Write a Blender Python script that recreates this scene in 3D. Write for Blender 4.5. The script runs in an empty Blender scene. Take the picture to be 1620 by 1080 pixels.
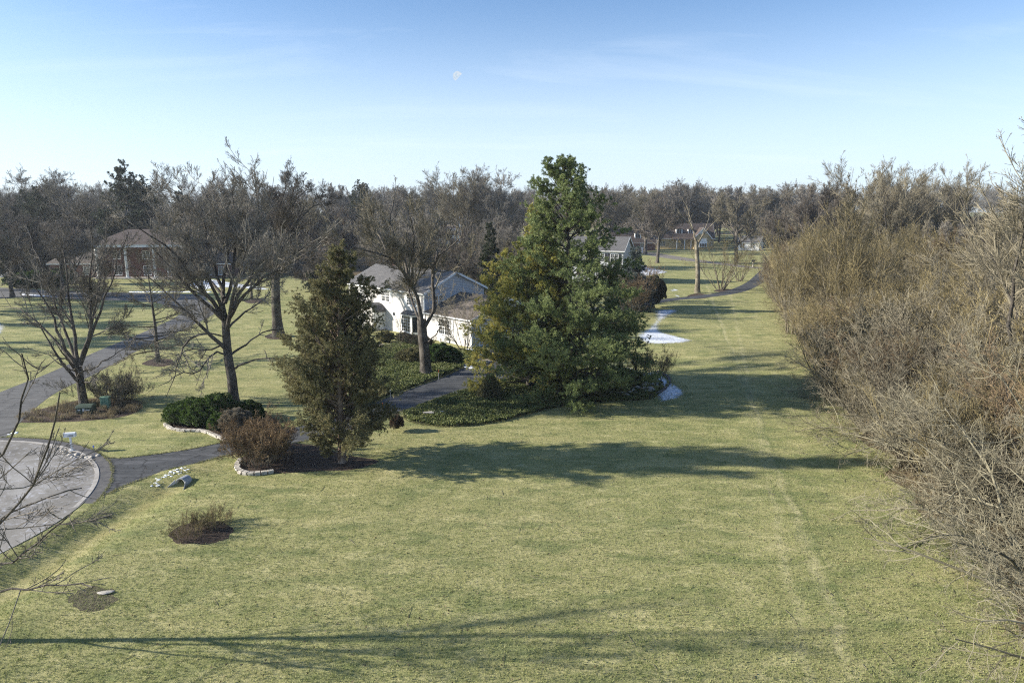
import bpy, math, random
import numpy as np
from mathutils import Vector, Matrix
from mathutils.geometry import delaunay_2d_cdt
R = math.radians
sc = bpy.context.scene
COL = sc.collection
# ------------------------------------------------------------------ camera
F, CX, CY, HOR, CH = 1080.0, 810.0, 540.0, 335.0, 15.0
TH = math.atan((CY - HOR) / F)
cd = bpy.data.cameras.new("camera"); cam = bpy.data.objects.new("camera", cd); COL.objects.link(cam)
cam.location = (0, 0, CH); cam.rotation_euler = (math.pi/2 - TH, 0, 0)
cd.sensor_width = 36; cd.lens = 24; cd.clip_start = 0.3; cd.clip_end = 9000
sc.camera = cam
# ------------------------------------------------------------------ world and sun
SUN_EL, SUN_AZ = 22.0, math.atan2(-0.02, -1.0)          # direction towards the sun in the ground plane
sdir = Vector((math.cos(SUN_AZ)*math.cos(R(SUN_EL)), math.sin(SUN_AZ)*math.cos(R(SUN_EL)), math.sin(R(SUN_EL))))
w = bpy.data.worlds.new("World"); sc.world = w; w.use_nodes = True
nt = w.node_tree; N, L = nt.nodes, nt.links
bg = N['Background']; sky = N.new('ShaderNodeTexSky'); sky.sky_type = 'NISHITA'; sky.sun_disc = False
sky.sun_elevation = R(SUN_EL); sky.sun_rotation = math.pi/2 - SUN_AZ
sky.air_density = 1.0; sky.dust_density = 0.6; sky.ozone_density = 1.6; sky.altitude = 200
tc = N.new('ShaderNodeTexCoord'); sep = N.new('ShaderNodeSeparateXYZ'); L.new(tc.outputs['Generated'], sep.inputs[0])
# thin cirrus: noise on the view direction projected to a flat cloud layer
dv = N.new('ShaderNodeMath'); dv.operation = 'ADD'; dv.inputs[1].default_value = 0.12; L.new(sep.outputs['Z'], dv.inputs[0])
pj = N.new('ShaderNodeVectorMath'); pj.operation = 'DIVIDE'; L.new(tc.outputs['Generated'], pj.inputs[0])
cmb = N.new('ShaderNodeCombineXYZ')
for k in range(3): L.new(dv.outputs[0], cmb.inputs[k])
L.new(cmb.outputs[0], pj.inputs[1])
mp = N.new('ShaderNodeMapping'); mp.inputs['Scale'].default_value = (0.75, 2.3, 0.5); mp.inputs['Rotation'].default_value = (0, 0, R(28)); mp.inputs['Location'].default_value = (3.1, 1.7, 0)
L.new(pj.outputs[0], mp.inputs[0])
ns = N.new('ShaderNodeTexNoise'); ns.inputs['Scale'].default_value = 0.55; ns.inputs['Detail'].default_value = 9; ns.inputs['Roughness'].default_value = 0.6; ns.inputs['Distortion'].default_value = 0.7
L.new(mp.outputs[0], ns.inputs['Vector'])
rp = N.new('ShaderNodeValToRGB'); rp.color_ramp.elements[0].position = 0.52; rp.color_ramp.elements[1].position = 0.85
rp.color_ramp.elements[1].color = (0.42, 0.42, 0.42, 1); L.new(ns.outputs['Fac'], rp.inputs[0])
hz = N.new('ShaderNodeMapRange'); hz.inputs['From Min'].default_value = 0.0; hz.inputs['From Max'].default_value = 0.33
hz.inputs['To Min'].default_value = 0.66; hz.inputs['To Max'].default_value = 0.0; hz.interpolation_type = 'SMOOTHERSTEP'; L.new(sep.outputs['Z'], hz.inputs['Value'])
m1 = N.new('ShaderNodeMix'); m1.data_type = 'RGBA'; L.new(rp.outputs[0], m1.inputs['Factor'])
tint = N.new('ShaderNodeMix'); tint.data_type = 'RGBA'; tint.blend_type = 'MULTIPLY'; tint.inputs['Factor'].default_value = 1.0
tint.inputs['B'].default_value = (0.89, 1.09, 1.33, 1); L.new(sky.outputs[0], tint.inputs['A'])
L.new(tint.outputs['Result'], m1.inputs['A']); m1.inputs['B'].default_value = (7.0, 7.9, 8.9, 1)
m2 = N.new('ShaderNodeMix'); m2.data_type = 'RGBA'; L.new(hz.outputs[0], m2.inputs['Factor']); L.new(m1.outputs['Result'], m2.inputs['A']); m2.inputs['B'].default_value = (6.4, 7.4, 8.7, 1)
L.new(m2.outputs['Result'], bg.inputs[0]); bg.inputs[1].default_value = 0.068
sl = bpy.data.lights.new("sun", 'SUN'); sl.energy = 5.0; sl.angle = R(0.8); sl.color = (1.0, 0.93, 0.82)
so = bpy.data.objects.new("sun", sl); COL.objects.link(so); so.rotation_euler = sdir.to_track_quat('Z', 'Y').to_euler(); so.location = (-60, 0, 60)
sc.view_settings.view_transform = 'Standard'; sc.view_settings.look = 'None'; sc.view_settings.gamma = 1
sc.view_settings.exposure = 1.12
sc.cycles.use_denoising = False; sc.cycles.pixel_filter_type = 'BLACKMAN_HARRIS'; sc.cycles.filter_width = 1.15; sc.cycles.use_adaptive_sampling = False
sc.cycles.max_bounces = 5; sc.cycles.diffuse_bounces = 3; sc.cycles.transparent_max_bounces = 8; sc.cycles.volume_bounces = 0
# ------------------------------------------------------------------ projection helpers (picture point -> place)
def ray(px, py):
    X, Y = (px-CX)/F, -(py-CY)/F
    return np.array([X, math.cos(TH) + Y*math.sin(TH), -math.sin(TH) + Y*math.cos(TH)])
def G(px, py, z=0.0):
    d = ray(px, py); t = (z-CH)/d[2]; return np.array([d[0]*t, d[1]*t])
def T(px, py, Yw):
    d = ray(px, py); t = Yw/d[1]; return np.array([d[0]*t, Yw, CH + d[2]*t])
def sstep(a, b, x): t = np.clip((x-a)/(b-a), 0, 1); return t*t*(3-2*t)
S0, S1 = G(262, 768), G(-40, 960)
CVX, CVY = G(292, 748); CWX, CWY = G(277, 768)
def h(x, y):
    x = np.asarray(x, float); y = np.asarray(y, float)
    m = sstep(4, 12, x)*sstep(28, 45, y)*(1-sstep(95, 118, y))
    z = m*(0.16*np.sin(x*0.16+y*0.05)*np.sin(y*0.19+0.7) + 0.07*np.sin(x*0.33+y*0.27))
    d = S1-S0; ln = np.hypot(*d); u = d/ln
    a = (x-S0[0])*u[0]+(y-S0[1])*u[1]; b = (x-S0[0])*u[1]-(y-S0[1])*u[0]
    z = z - 0.38*np.exp(-(b/1.1)**2)*sstep(-0.5, 2, a)*(1-sstep(ln, ln+10, a))
    z = z + 0.16*np.exp(-((b-2.2)/1.2)**2)*sstep(1, 5, a)*(1-sstep(ln, ln+10, a))*0.5
    z = z + 9*sstep(300, 620, y) + 0.34*np.exp(-(((x-CVX)/1.2)**2+((y-CVY)/0.8)**2)) - 0.42*np.exp(-(((x-CWX)/0.75)**2+((y-CWY)/0.7)**2))
    return z
# ------------------------------------------------------------------ objects
def props(o, label=None, cat=None, group=None, kind=None):
    if label: o['label'] = label
    if cat: o['category'] = cat
    if group: o['group'] = group
    if kind: o['kind'] = kind
    return o
def thing(name, label, cat, loc=(0, 0, 0), rz=0.0, group=None, scale=1.0):
    o = bpy.data.objects.new(name, None); COL.objects.link(o); o.location = loc; o.rotation_euler = (0, 0, rz)
    o.scale = (scale,)*3 if isinstance(scale, (int, float)) else scale
    o.empty_display_size = 0.3
    return props(o, label, cat, group)
def link(name, me, parent=None):
    o = bpy.data.objects.new(name, me); COL.objects.link(o)
    if parent: o.parent = parent
    return o
def copy_thing(root, loc, rz, scale, label=None, group=None):
    r = root.copy(); COL.objects.link(r); r.location = loc; r.rotation_euler = (0, 0, rz)
    r.scale = (scale,)*3 if isinstance(scale, (int, float)) else scale
    if label: r['label'] = label
    if group: r['group'] = group
    for c in root.children:
        k = c.copy(); COL.objects.link(k); k.parent = r
        for g in c.children:
            q = g.copy(); COL.objects.link(q); q.parent = k
    return r
def npmesh(name, V, Fq, mat, smooth=False):
    """V (n,3), Fq list of arrays (m,k)"""
    me = bpy.data.meshes.new(name)
    V = np.ascontiguousarray(V, dtype=np.float32)
    me.vertices.add(len(V)); me.vertices.foreach_set('co', V.ravel())
    Fq = [np.asarray(f, dtype=np.int32) for f in Fq if len(f)]
    tot = sum(f.size for f in Fq); nf = sum(len(f) for f in Fq)
    me.loops.add(tot); me.loops.foreach_set('vertex_index', np.concatenate([f.ravel() for f in Fq]))
    me.polygons.add(nf)
    ls = np.concatenate([np.full(len(f), f.shape[1], dtype=np.int32) for f in Fq])
    st = np.concatenate([[0], np.cumsum(ls)[:-1]]).astype(np.int32)
    me.polygons.foreach_set('loop_start', st)
    me.polygons.foreach_set('use_smooth', np.full(nf, smooth, dtype=bool))
    me.update(calc_edges=True)
    if mat: me.materials.append(mat)
    return me
class MB:
    def __init__(s): s.v = []; s.f = []
    def quad(s, *p):
        n = len(s.v); s.v += [tuple(q) for q in p]; s.f.append(tuple(range(n, n+len(p)))); return s
    def box(s, x0, x1, y0, y1, z0, z1):
        n = len(s.v); s.v += [(x, y, z) for z in (z0, z1) for y in (y0, y1) for x in (x0, x1)]
        s.f += [tuple(n+i for i in q) for q in ((0, 2, 3, 1), (4, 5, 7, 6), (0, 1, 5, 4), (2, 6, 7, 3), (0, 4, 6, 2), (1, 3, 7, 5))]; return s
    def prism(s, pts, d0, d1, axis='x'):
        """2-D outline extruded along an axis; pts are (a,b) in the other two axes"""
        n = len(s.v); m = len(pts)
        for d in (d0, d1):
            for a, b in pts: s.v.append((d, a, b) if axis == 'x' else (a, d, b) if axis == 'y' else (a, b, d))
        s.f.append(tuple(n+i for i in range(m))[::-1]); s.f.append(tuple(n+m+i for i in range(m)))
        for i in range(m): j = (i+1) % m; s.f.append((n+i, n+j, n+m+j, n+m+i))
        return s
    def cyl(s, x, y, z0, z1, r0, r1=None, k=14):
        r1 = r0 if r1 is None else r1; n = len(s.v)
        for z, r in ((z0, r0), (z1, r1)):
            for i in range(k): a = 2*math.pi*i/k; s.v.append((x+r*math.cos(a), y+r*math.sin(a), z))
        for i in range(k): j = (i+1) % k; s.f.append((n+i, n+j, n+k+j, n+k+i))
        s.f.append(tuple(n+i for i in range(k))[::-1]); s.f.append(tuple(n+k+i for i in range(k))); return s
    def build(s, name, mat, parent=None, bevel=0.0):
        me = bpy.data.meshes.new(name); me.from_pydata([tuple(map(float, q)) for q in s.v], [], s.f); me.materials.append(mat); me.update()
        o = link(name, me, parent)
        if bevel: m = o.modifiers.new('bevel', 'BEVEL'); m.width = bevel; m.segments = 2; m.limit_method = 'ANGLE'
        return o
# ------------------------------------------------------------------ materials
def new_mat(name):
    m = bpy.data.materials.new(name); m.use_nodes = True; nt = m.node_tree
    b = nt.nodes['Principled BSDF']; b.inputs['Roughness'].default_value = 0.85; b.inputs['Specular IOR Level'].default_value = 0.2
    return m, nt, nt.nodes, nt.links, b
def noise(N, L, vec, scale, detail=4, rough=0.55, dist=0.0):
    n = N.new('ShaderNodeTexNoise'); n.inputs['Scale'].default_value = scale; n.inputs['Detail'].default_value = detail
    n.inputs['Roughness'].default_value = rough; n.inputs['Distortion'].default_value = dist; L.new(vec, n.inputs['Vector']); return n.outputs['Fac']
def ramp(N, L, fac, stops):
    r = N.new('ShaderNodeValToRGB'); e = r.color_ramp.elements
    while len(e) < len(stops): e.new(0.5)
    for i, (p, c) in enumerate(stops): e[i].position = p; e[i].color = (*c, 1) if len(c) == 3 else c
    L.new(fac, r.inputs[0]); return r.outputs[0]
def mix(N, L, fac, a, b, mode='MIX'):
    m = N.new('ShaderNodeMix'); m.data_type = 'RGBA'; m.blend_type = mode
    for k, v in (('Factor', fac), ('A', a), ('B', b)):
        if isinstance(v, (float, int)): m.inputs[k].default_value = v
        elif isinstance(v, tuple): m.inputs[k].default_value = (*v, 1)
        else: L.new(v, m.inputs[k])
    return m.outputs['Result']
def bump(N, L, b, hgt, strength=0.5, dist=0.05):
    n = N.new('ShaderNodeBump'); n.inputs['Strength'].default_value = strength; n.inputs['Distance'].default_value = dist
    L.new(hgt, n.inputs['Height']); L.new(n.outputs[0], b.inputs['Normal'])
def pos(N, local=False):
    if local: return N.new('ShaderNodeTexCoord').outputs['Object']
    return N.new('ShaderNodeNewGeometry').outputs['Position']
def mapped(N, L, vec, scale=(1, 1, 1), rot=(0, 0, 0)):
    m = N.new('ShaderNodeMapping'); m.inputs['Scale'].default_value = scale; m.inputs['Rotation'].default_value = rot; L.new(vec, m.inputs[0]); return m.outputs[0]
def mat_noise(name, c0, c1, scale=3.0, bs=0.4, bd=0.03, local=True, rough=0.85, spec=0.2, stretch=(1, 1, 1), bscale=None, p0=0.35, p1=0.65):
    m, nt, N, L, b = new_mat(name); v = mapped(N, L, pos(N, local), stretch)
    f = noise(N, L, v, scale, 6, 0.6); L.new(ramp(N, L, f, [(p0, c0), (p1, c1)]), b.inputs['Base Color'])
    f2 = noise(N, L, v, bscale or scale*4, 5, 0.6); bump(N, L, b, f2, bs, bd)
    b.inputs['Roughness'].default_value = rough; b.inputs['Specular IOR Level'].default_value = spec
    return m
def mat_bark(name, c0, c1, top=None):
    m, nt, N, L, b = new_mat(name); v = mapped(N, L, pos(N, True), (1, 1, 0.22))
    f = noise(N, L, v, 11, 7, 0.75); c = ramp(N, L, f, [(0.36, tuple(x*.6 for x in c0)), (0.52, c0), (0.68, tuple(x*1.25 for x in c1))])
    g = noise(N, L, pos(N, True), 0.9, 3); c = mix(N, L, ramp(N, L, g, [(0.45, (0, 0, 0)), (0.62, (0.55, 0.55, 0.55))]), c, top or c1)
    L.new(c, b.inputs['Base Color']); bump(N, L, b, f, 1.0, 0.09); return m
def mat_twig(name, c0, c1, scale=0.5):
    m, nt, N, L, b = new_mat(name)
    g = N.new('ShaderNodeNewGeometry'); oi = N.new('ShaderNodeObjectInfo')
    f = noise(N, L, pos(N, True), scale, 3)
    a = N.new('ShaderNodeMath'); a.operation = 'MULTIPLY_ADD'; a.inputs[1].default_value = 0.5; L.new(g.outputs['Random Per Island'], a.inputs[0])
    a2 = N.new('ShaderNodeMath'); a2.operation = 'MULTIPLY'; a2.inputs[1].default_value = 0.5; L.new(f, a2.inputs[0]); L.new(a2.outputs[0], a.inputs[2])
    c = ramp(N, L, a.outputs[0], [(0.15, c0), (0.8, c1)])
    hs = N.new('ShaderNodeHueSaturation'); mr = N.new('ShaderNodeMapRange'); mr.inputs['To Min'].default_value = 0.75; mr.inputs['To Max'].default_value = 1.2
    L.new(oi.outputs['Random'], mr.inputs['Value']); L.new(mr.outputs[0], hs.inputs['Value']); L.new(c, hs.inputs['Color'])
    L.new(hs.outputs[0], b.inputs['Base Color']); return m
def mat_leaf(name, stops, scale=0.5, transl=0.25, rough=0.6, wr=0.45):
    m, nt, N, L, b = new_mat(name)
    g = N.new('ShaderNodeNewGeometry'); f = noise(N, L, pos(N, True), scale, 3, 0.6)
    a = N.new('ShaderNodeMath'); a.operation = 'MULTIPLY_ADD'; a.inputs[1].default_value = wr; L.new(g.outputs['Random Per Island'], a.inputs[0])
    a2 = N.new('ShaderNodeMath'); a2.operation = 'MULTIPLY'; a2.inputs[1].default_value = 1.2*(1-wr); L.new(f, a2.inputs[0]); L.new(a2.outputs[0], a.inputs[2])
    c = ramp(N, L, a.outputs[0], stops); L.new(c, b.inputs['Base Color']); b.inputs['Roughness'].default_value = rough; b.inputs['Specular IOR Level'].default_value = 0.3
    t = N.new('ShaderNodeBsdfTranslucent'); L.new(c, t.inputs[0]); ms = N.new('ShaderNodeMixShader'); ms.inputs[0].default_value = transl
    L.new(b.outputs[0], ms.inputs[1]); L.new(t.outputs[0], ms.inputs[2]); L.new(ms.outputs[0], N['Material Output'].inputs[0]); return m

# lawn
m, nt, N, L, b = new_mat('grass'); P = pos(N)
big = noise(N, L, P, 0.045, 4, 0.6, 0.6); mid = noise(N, L, mapped(N, L, P, (0.5, 1.3, 1)), 0.38, 5, 0.65); fine = noise(N, L, P, 3.0, 6, 0.75); blade = noise(N, L, mapped(N, L, P, (1, 1.0, 1)), 16, 4, 0.8)
c = ramp(N, L, mid, [(0.30, (0.135, 0.178, 0.050)), (0.5, (0.235, 0.255, 0.086)), (0.68, (0.40, 0.37, 0.165))])
c = mix(N, L, ramp(N, L, big, [(0.38, (0, 0, 0)), (0.62, (0.6, 0.6, 0.6))]), c, (0.300, 0.280, 0.125))
c = mix(N, L, ramp(N, L, fine, [(0.35, (0, 0, 0)), (0.75, (0.75, 0.75, 0.75))]), c, (0.42, 0.37, 0.19))
c = mix(N, L, ramp(N, L, fine, [(0.24, (0.65, 0.65, 0.65)), (0.42, (0, 0, 0))]), c, (0.115, 0.135, 0.045))
c = mix(N, L, ramp(N, L, blade, [(0.30, (0.75, 0.75, 0.75)), (0.52, (0, 0, 0))]), c, (0.085, 0.095, 0.038))
c = mix(N, L, ramp(N, L, blade, [(0.58, (0, 0, 0)), (0.78, (0.6, 0.6, 0.6))]), c, (0.50, 0.44, 0.25))
tr = N.new('ShaderNodeTexWave'); tr.inputs['Scale'].default_value = 0.16; tr.inputs['Distortion'].default_value = 2.5; tr.inputs['Detail'].default_value = 3; tr.inputs['Detail Scale'].default_value = 0.3
L.new(mapped(N, L, P, (1, 0.1, 1), (0, 0, R(5))), tr.inputs['Vector'])
c = mix(N, L, mix(N, L, 1.0, ramp(N, L, tr.outputs['Fac'], [(0.55, (0, 0, 0)), (0.95, (0.22, 0.22, 0.22))]), (1.0, 1.0, 1.0), 'MULTIPLY'), c, (0.36, 0.34, 0.15))
def linemask(a, b_, wdt, soft=1.0):
    a, b_ = np.array(a), np.array(b_); u_ = (b_-a)/np.linalg.norm(b_-a); dp = N.new('ShaderNodeVectorMath'); dp.operation = 'DOT_PRODUCT'; dp.inputs[1].default_value = (-u_[1], u_[0], 0); L.new(wob, dp.inputs[0])
    sb = N.new('ShaderNodeMath'); sb.operation = 'SUBTRACT'; sb.inputs[1].default_value = float(-u_[1]*a[0]+u_[0]*a[1]); L.new(dp.outputs['Value'], sb.inputs[0]); ab = N.new('ShaderNodeMath'); ab.operation = 'ABSOLUTE'; L.new(sb.outputs[0], ab.inputs[0])
    mr = N.new('ShaderNodeMapRange'); mr.interpolation_type = 'SMOOTHSTEP'; mr.inputs['From Min'].default_value = wdt; mr.inputs['From Max'].default_value = wdt*(1-soft)*.5; L.new(ab.outputs[0], mr.inputs['Value']); return mr.outputs[0]
wn = N.new('ShaderNodeTexNoise'); wn.inputs['Scale'].default_value = 0.35; L.new(P, wn.inputs['Vector']); ws = N.new('ShaderNodeVectorMath'); ws.operation = 'MULTIPLY_ADD'; ws.inputs[1].default_value = (.9, .9, 0); L.new(wn.outputs['Color'], ws.inputs[0]); L.new(P, ws.inputs[2]); wob = ws.outputs[0]
def mul(a, b_):
    q = N.new('ShaderNodeMath'); q.operation = 'MULTIPLY'; L.new(a, q.inputs[0])
    if isinstance(b_, float): q.inputs[1].default_value = b_
    else: L.new(b_, q.inputs[1])
    return q.outputs[0]
brk = noise(N, L, P, 0.5, 5, 0.7); brk = ramp(N, L, brk, [(0.35, (0.1, 0.1, 0.1)), (0.6, (1, 1, 1))])
for (pa, pb, wd_, col_, st_) in (((1322, 985), (1236, 760), .42, (0.44, 0.40, 0.22), .75), ((1262, 985), (1212, 740), .34, (0.44, 0.40, 0.22), .6), ((1345, 985), (1246, 760), .30, (0.10, 0.135, 0.05), .5), ((1180, 1000), (1190, 700), .5, (0.38, 0.35, 0.18), .3)):
    c = mix(N, L, mul(mul(linemask(G(*pa)+.45, G(*pb)+.45, wd_), brk), st_), c, col_)
sg = N.new('ShaderNodeSeparateXYZ'); L.new(P, sg.inputs[0]); le = N.new('ShaderNodeMapRange'); le.inputs['From Min'].default_value = -9; le.inputs['From Max'].default_value = -14; L.new(sg.outputs[0], le.inputs['Value'])
ln_ = N.new('ShaderNodeMapRange'); ln_.inputs['From Min'].default_value = 42; ln_.inputs['From Max'].default_value = 38; L.new(sg.outputs[1], ln_.inputs['Value'])
for (pa, pb, wd_, col_, st_) in (((262, 772), (-40, 962), 1.3, (0.33, 0.28, 0.12), .6), ((262, 745), (-40, 925), .8, (0.12, 0.12, 0.05), .6)):
    c = mix(N, L, mul(mul(mul(linemask(G(*pa)+.45, G(*pb)+.45, wd_), brk), mul(le.outputs[0], ln_.outputs[0])), st_), c, col_)
pt_ = noise(N, L, mapped(N, L, P, (0.55, 1.5, 1)), 0.9, 6, 0.75, 0.5); c = mix(N, L, ramp(N, L, pt_, [(0.51, (0, 0, 0)), (0.66, (0.6, 0.6, 0.6))]), c, (0.53, 0.48, 0.25))
pt2 = noise(N, L, mapped(N, L, P, (0.6, 1.3, 1), (0, 0, .4)), 0.5, 6, 0.7, 0.3); c = mix(N, L, ramp(N, L, pt2, [(0.49, (0, 0, 0)), (0.64, (0.65, 0.65, 0.65))]), c, (0.105, 0.14, 0.052))
L.new(c, b.inputs['Base Color']); b.inputs['Roughness'].default_value = 0.95; b.inputs['Specular IOR Level'].default_value = 0.1
ad = N.new('ShaderNodeMath'); ad.operation = 'MULTIPLY_ADD'; ad.inputs[1].default_value = 0.5; L.new(blade, ad.inputs[0]); L.new(fine, ad.inputs[2])
bump(N, L, b, ad.outputs[0], 0.75, 0.11)
M_GRASS = m
def mat_asphalt(name, c0, c1, streak=0.0, worn=(0.3, 0.3, 0.3)):
    m, nt, N, L, b = new_mat(name); P = pos(N)
    f = noise(N, L, P, 0.35, 5, 0.6); g = noise(N, L, P, 30, 3, 0.7); c = ramp(N, L, f, [(0.3, c0), (0.7, c1)])
    c = mix(N, L, ramp(N, L, g, [(0.35, (0.35, 0.35, 0.35)), (0.65, (0, 0, 0))]), c, tuple(x*0.55 for x in c0))
    if streak:
        s = noise(N, L, mapped(N, L, P, (0.15, 1.6, 1), (0, 0, R(12))), 1.6, 4, 0.65); c = mix(N, L, ramp(N, L, s, [(0.50, (0, 0, 0)), (0.72, (streak,)*3)]), c, worn)
        w2 = noise(N, L, P, 1.1, 6, 0.75, .6); c = mix(N, L, ramp(N, L, w2, [(0.52, (0, 0, 0)), (0.62, (.45, .45, .45))]), c, tuple(x*.6 for x in c0))
    vo = N.new('ShaderNodeTexVoronoi'); vo.feature = 'DISTANCE_TO_EDGE'; vo.inputs['Scale'].default_value = .33; wz = N.new('ShaderNodeVectorMath'); wz.operation = 'MULTIPLY_ADD'; wz.inputs[1].default_value = (.8, .8, 0); nz = N.new('ShaderNodeTexNoise'); nz.inputs['Scale'].default_value = 1.2; L.new(P, nz.inputs['Vector']); L.new(nz.outputs['Color'], wz.inputs[0]); L.new(P, wz.inputs[2]); L.new(wz.outputs[0], vo.inputs['Vector'])
    c = mix(N, L, ramp(N, L, vo.outputs['Distance'], [(0.0, (.8, .8, .8)), (0.022, (0, 0, 0))]), c, tuple(x*.35 for x in c0))
    L.new(c, b.inputs['Base Color']); bump(N, L, b, g, 0.3, 0.01); return m
M_DRIVE = mat_asphalt('driveway_asphalt', (0.048, 0.052, 0.056), (0.084, 0.088, 0.092), 0.5, (0.20, 0.20, 0.21))
M_ROAD = mat_asphalt('road_asphalt', (0.095, 0.095, 0.094), (0.155, 0.152, 0.146), 0.4, (0.26, 0.26, 0.25))
M_GRAVEL = mat_asphalt('gravel', (0.17, 0.15, 0.13), (0.26, 0.235, 0.205), 0.4, (0.3, 0.28, 0.25))
m, nt, N, L, b = new_mat('cul_de_sac_asphalt'); P = pos(N)       # salt-stained
f = noise(N, L, P, 0.22, 6, 0.65, 1.2); g = noise(N, L, P, 25, 3, 0.7); s = noise(N, L, mapped(N, L, P, (1, 1, 1), (0, 0, R(35))), 1.6, 7, 0.7, 1.6)
c = ramp(N, L, f, [(0.32, (0.125, 0.118, 0.106)), (0.5, (0.225, 0.213, 0.190)), (0.68, (0.35, 0.34, 0.32))])
c = mix(N, L, ramp(N, L, s, [(0.52, (0, 0, 0)), (0.66, (0.75, 0.75, 0.75))]), c, (0.47, 0.48, 0.52))
c = mix(N, L, ramp(N, L, g, [(0.35, (0.4, 0.4, 0.4)), (0.6, (0, 0, 0))]), c, (0.11, 0.10, 0.095))
L.new(c, b.inputs['Base Color']); bump(N, L, b, g, 0.3, 0.01); M_CIRCLE = m
M_CONC = mat_noise('concrete', (0.30, 0.28, 0.25), (0.42, 0.40, 0.37), 2.5, 0.3, 0.01, False)
M_DARKPAV = mat_noise('dark_gutter', (0.075, 0.075, 0.078), (0.13, 0.125, 0.12), 2.5, 0.3, 0.01, False)
M_MULCH = mat_noise('mulch', (0.035, 0.024, 0.018), (0.105, 0.075, 0.055), 7, 1.0, 0.08, False)
M_LITTER = mat_noise('leaf_litter', (0.060, 0.045, 0.026), (0.19, 0.145, 0.085), 2.2, 1.0, 0.1, False, bscale=8)
M_IVYSOIL = mat_noise('ivy_soil', (0.030, 0.036, 0.016), (0.055, 0.06, 0.028), 4, 1.0, 0.05, False)
M_STONE = mat_noise('limestone', (0.33, 0.30, 0.25), (0.55, 0.51, 0.45), 6, 0.6, 0.02)
M_WALK = mat_noise('walkway_stone', (0.28, 0.24, 0.19), (0.38, 0.33, 0.27), 2, 0.3, 0.01, False)
m, nt, N, L, b = new_mat('snow'); P = pos(N); f = noise(N, L, P, 3.4, 9, 0.85)
b.inputs['Base Color'].default_value = (0.80, 0.84, 0.90, 1); b.inputs['Roughness'].default_value = 0.6
at = N.new('ShaderNodeAttribute'); at.attribute_name = 'edge'
sm = N.new('ShaderNodeMath'); sm.operation = 'ADD'; L.new(f, sm.inputs[0]); L.new(at.outputs['Fac'], sm.inputs[1])
al = N.new('ShaderNodeMapRange'); al.inputs['From Min'].default_value = 0.95; al.inputs['From Max'].default_value = 1.16; L.new(sm.outputs[0], al.inputs['Value'])
L.new(al.outputs[0], b.inputs['Alpha']); bump(N, L, b, noise(N, L, P, 8, 4), 0.4, 0.03); M_SNOWTHIN = m
M_SNOW = mat_noise('packed_snow', (0.75, 0.79, 0.85), (0.86, 0.88, 0.92), 3, 0.4, 0.03)
M_BARK = mat_bark('grey_bark', (0.062, 0.054, 0.046), (0.185, 0.165, 0.140))
M_BARKD = mat_bark('dark_bark', (0.045, 0.038, 0.032), (0.13, 0.11, 0.09), (0.15, 0.14, 0.10))
M_BARKP = mat_bark('pale_bark', (0.12, 0.102, 0.07), (0.27, 0.236, 0.165), (0.33, 0.30, 0.225))
M_BARKC = mat_bark('cedar_bark', (0.16, 0.11, 0.08), (0.36, 0.28, 0.21), (0.40, 0.33, 0.27))
M_TWIG = mat_twig('grey_twigs', (0.088, 0.078, 0.055), (0.255, 0.226, 0.160))
M_TWIGD = mat_twig('dark_twigs', (0.080, 0.068, 0.056), (0.20, 0.175, 0.145))
M_TWIGFAR = mat_twig('far_twigs', (0.110, 0.100, 0.084), (0.27, 0.245, 0.205))
M_TWIGTAN = mat_twig('tan_twigs', (0.075, 0.061, 0.030), (0.27, 0.222, 0.112))
M_TWIGYEL = mat_twig('yellow_twigs', (0.15, 0.12, 0.060), (0.33, 0.275, 0.145))
M_TWIGRED = mat_twig('reddish_twigs', (0.070, 0.050, 0.030), (0.20, 0.147, 0.088))
M_LICHEN = mat_twig('lichen_twigs', (0.080, 0.070, 0.044), (0.29, 0.265, 0.185), 4)
M_PINE = mat_leaf('pine_needles', [(0.22, (0.050, 0.082, 0.036)), (0.48, (0.130, 0.175, 0.066)), (0.74, (0.29, 0.33, 0.125))], 0.45)
M_PINEY = mat_leaf('golden_pine_needles', [(0.22, (0.085, 0.115, 0.036)), (0.46, (0.24, 0.26, 0.072)), (0.66, (0.36, 0.345, 0.09)), (0.80, (0.52, 0.40, 0.10))], 0.35)
M_CEDAR = mat_leaf('cedar_foliage', [(0.2, (0.058, 0.066, 0.032)), (0.5, (0.140, 0.140, 0.064)), (0.76, (0.27, 0.235, 0.11))], 0.6)
M_SPRUCE = mat_leaf('spruce_needles', [(0.2, (0.018, 0.028, 0.014)), (0.8, (0.05, 0.065, 0.03))], 0.6)
M_BLUESPR = mat_leaf('blue_spruce_needles', [(0.2, (0.05, 0.07, 0.065)), (0.8, (0.13, 0.16, 0.15))], 0.6)
M_YEW = mat_leaf('yew_leaves', [(0.2, (0.018, 0.040, 0.010)), (0.55, (0.055, 0.100, 0.020)), (0.85, (0.14, 0.20, 0.045))], 1.5)
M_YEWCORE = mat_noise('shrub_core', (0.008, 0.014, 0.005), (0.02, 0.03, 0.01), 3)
M_IVY = mat_leaf('ivy_leaves', [(0.2, (0.035, 0.058, 0.018)), (0.5, (0.115, 0.145, 0.045)), (0.8, (0.25, 0.26, 0.10))], 0.7)
M_DRYLEAF = mat_leaf('dry_leaves', [(0.2, (0.11, 0.06, 0.03)), (0.5, (0.22, 0.13, 0.05)), (0.85, (0.40, 0.27, 0.11))], 1.0)
M_DRYGRASS = mat_leaf('dry_plants', [(0.2, (0.11, 0.085, 0.05)), (0.85, (0.30, 0.25, 0.15))], 1.0)
M_GREYLEAF = mat_leaf('grey_shrub_leaves', [(0.2, (0.12, 0.10, 0.075)), (0.85, (0.30, 0.27, 0.20))], 1.5)
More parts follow.
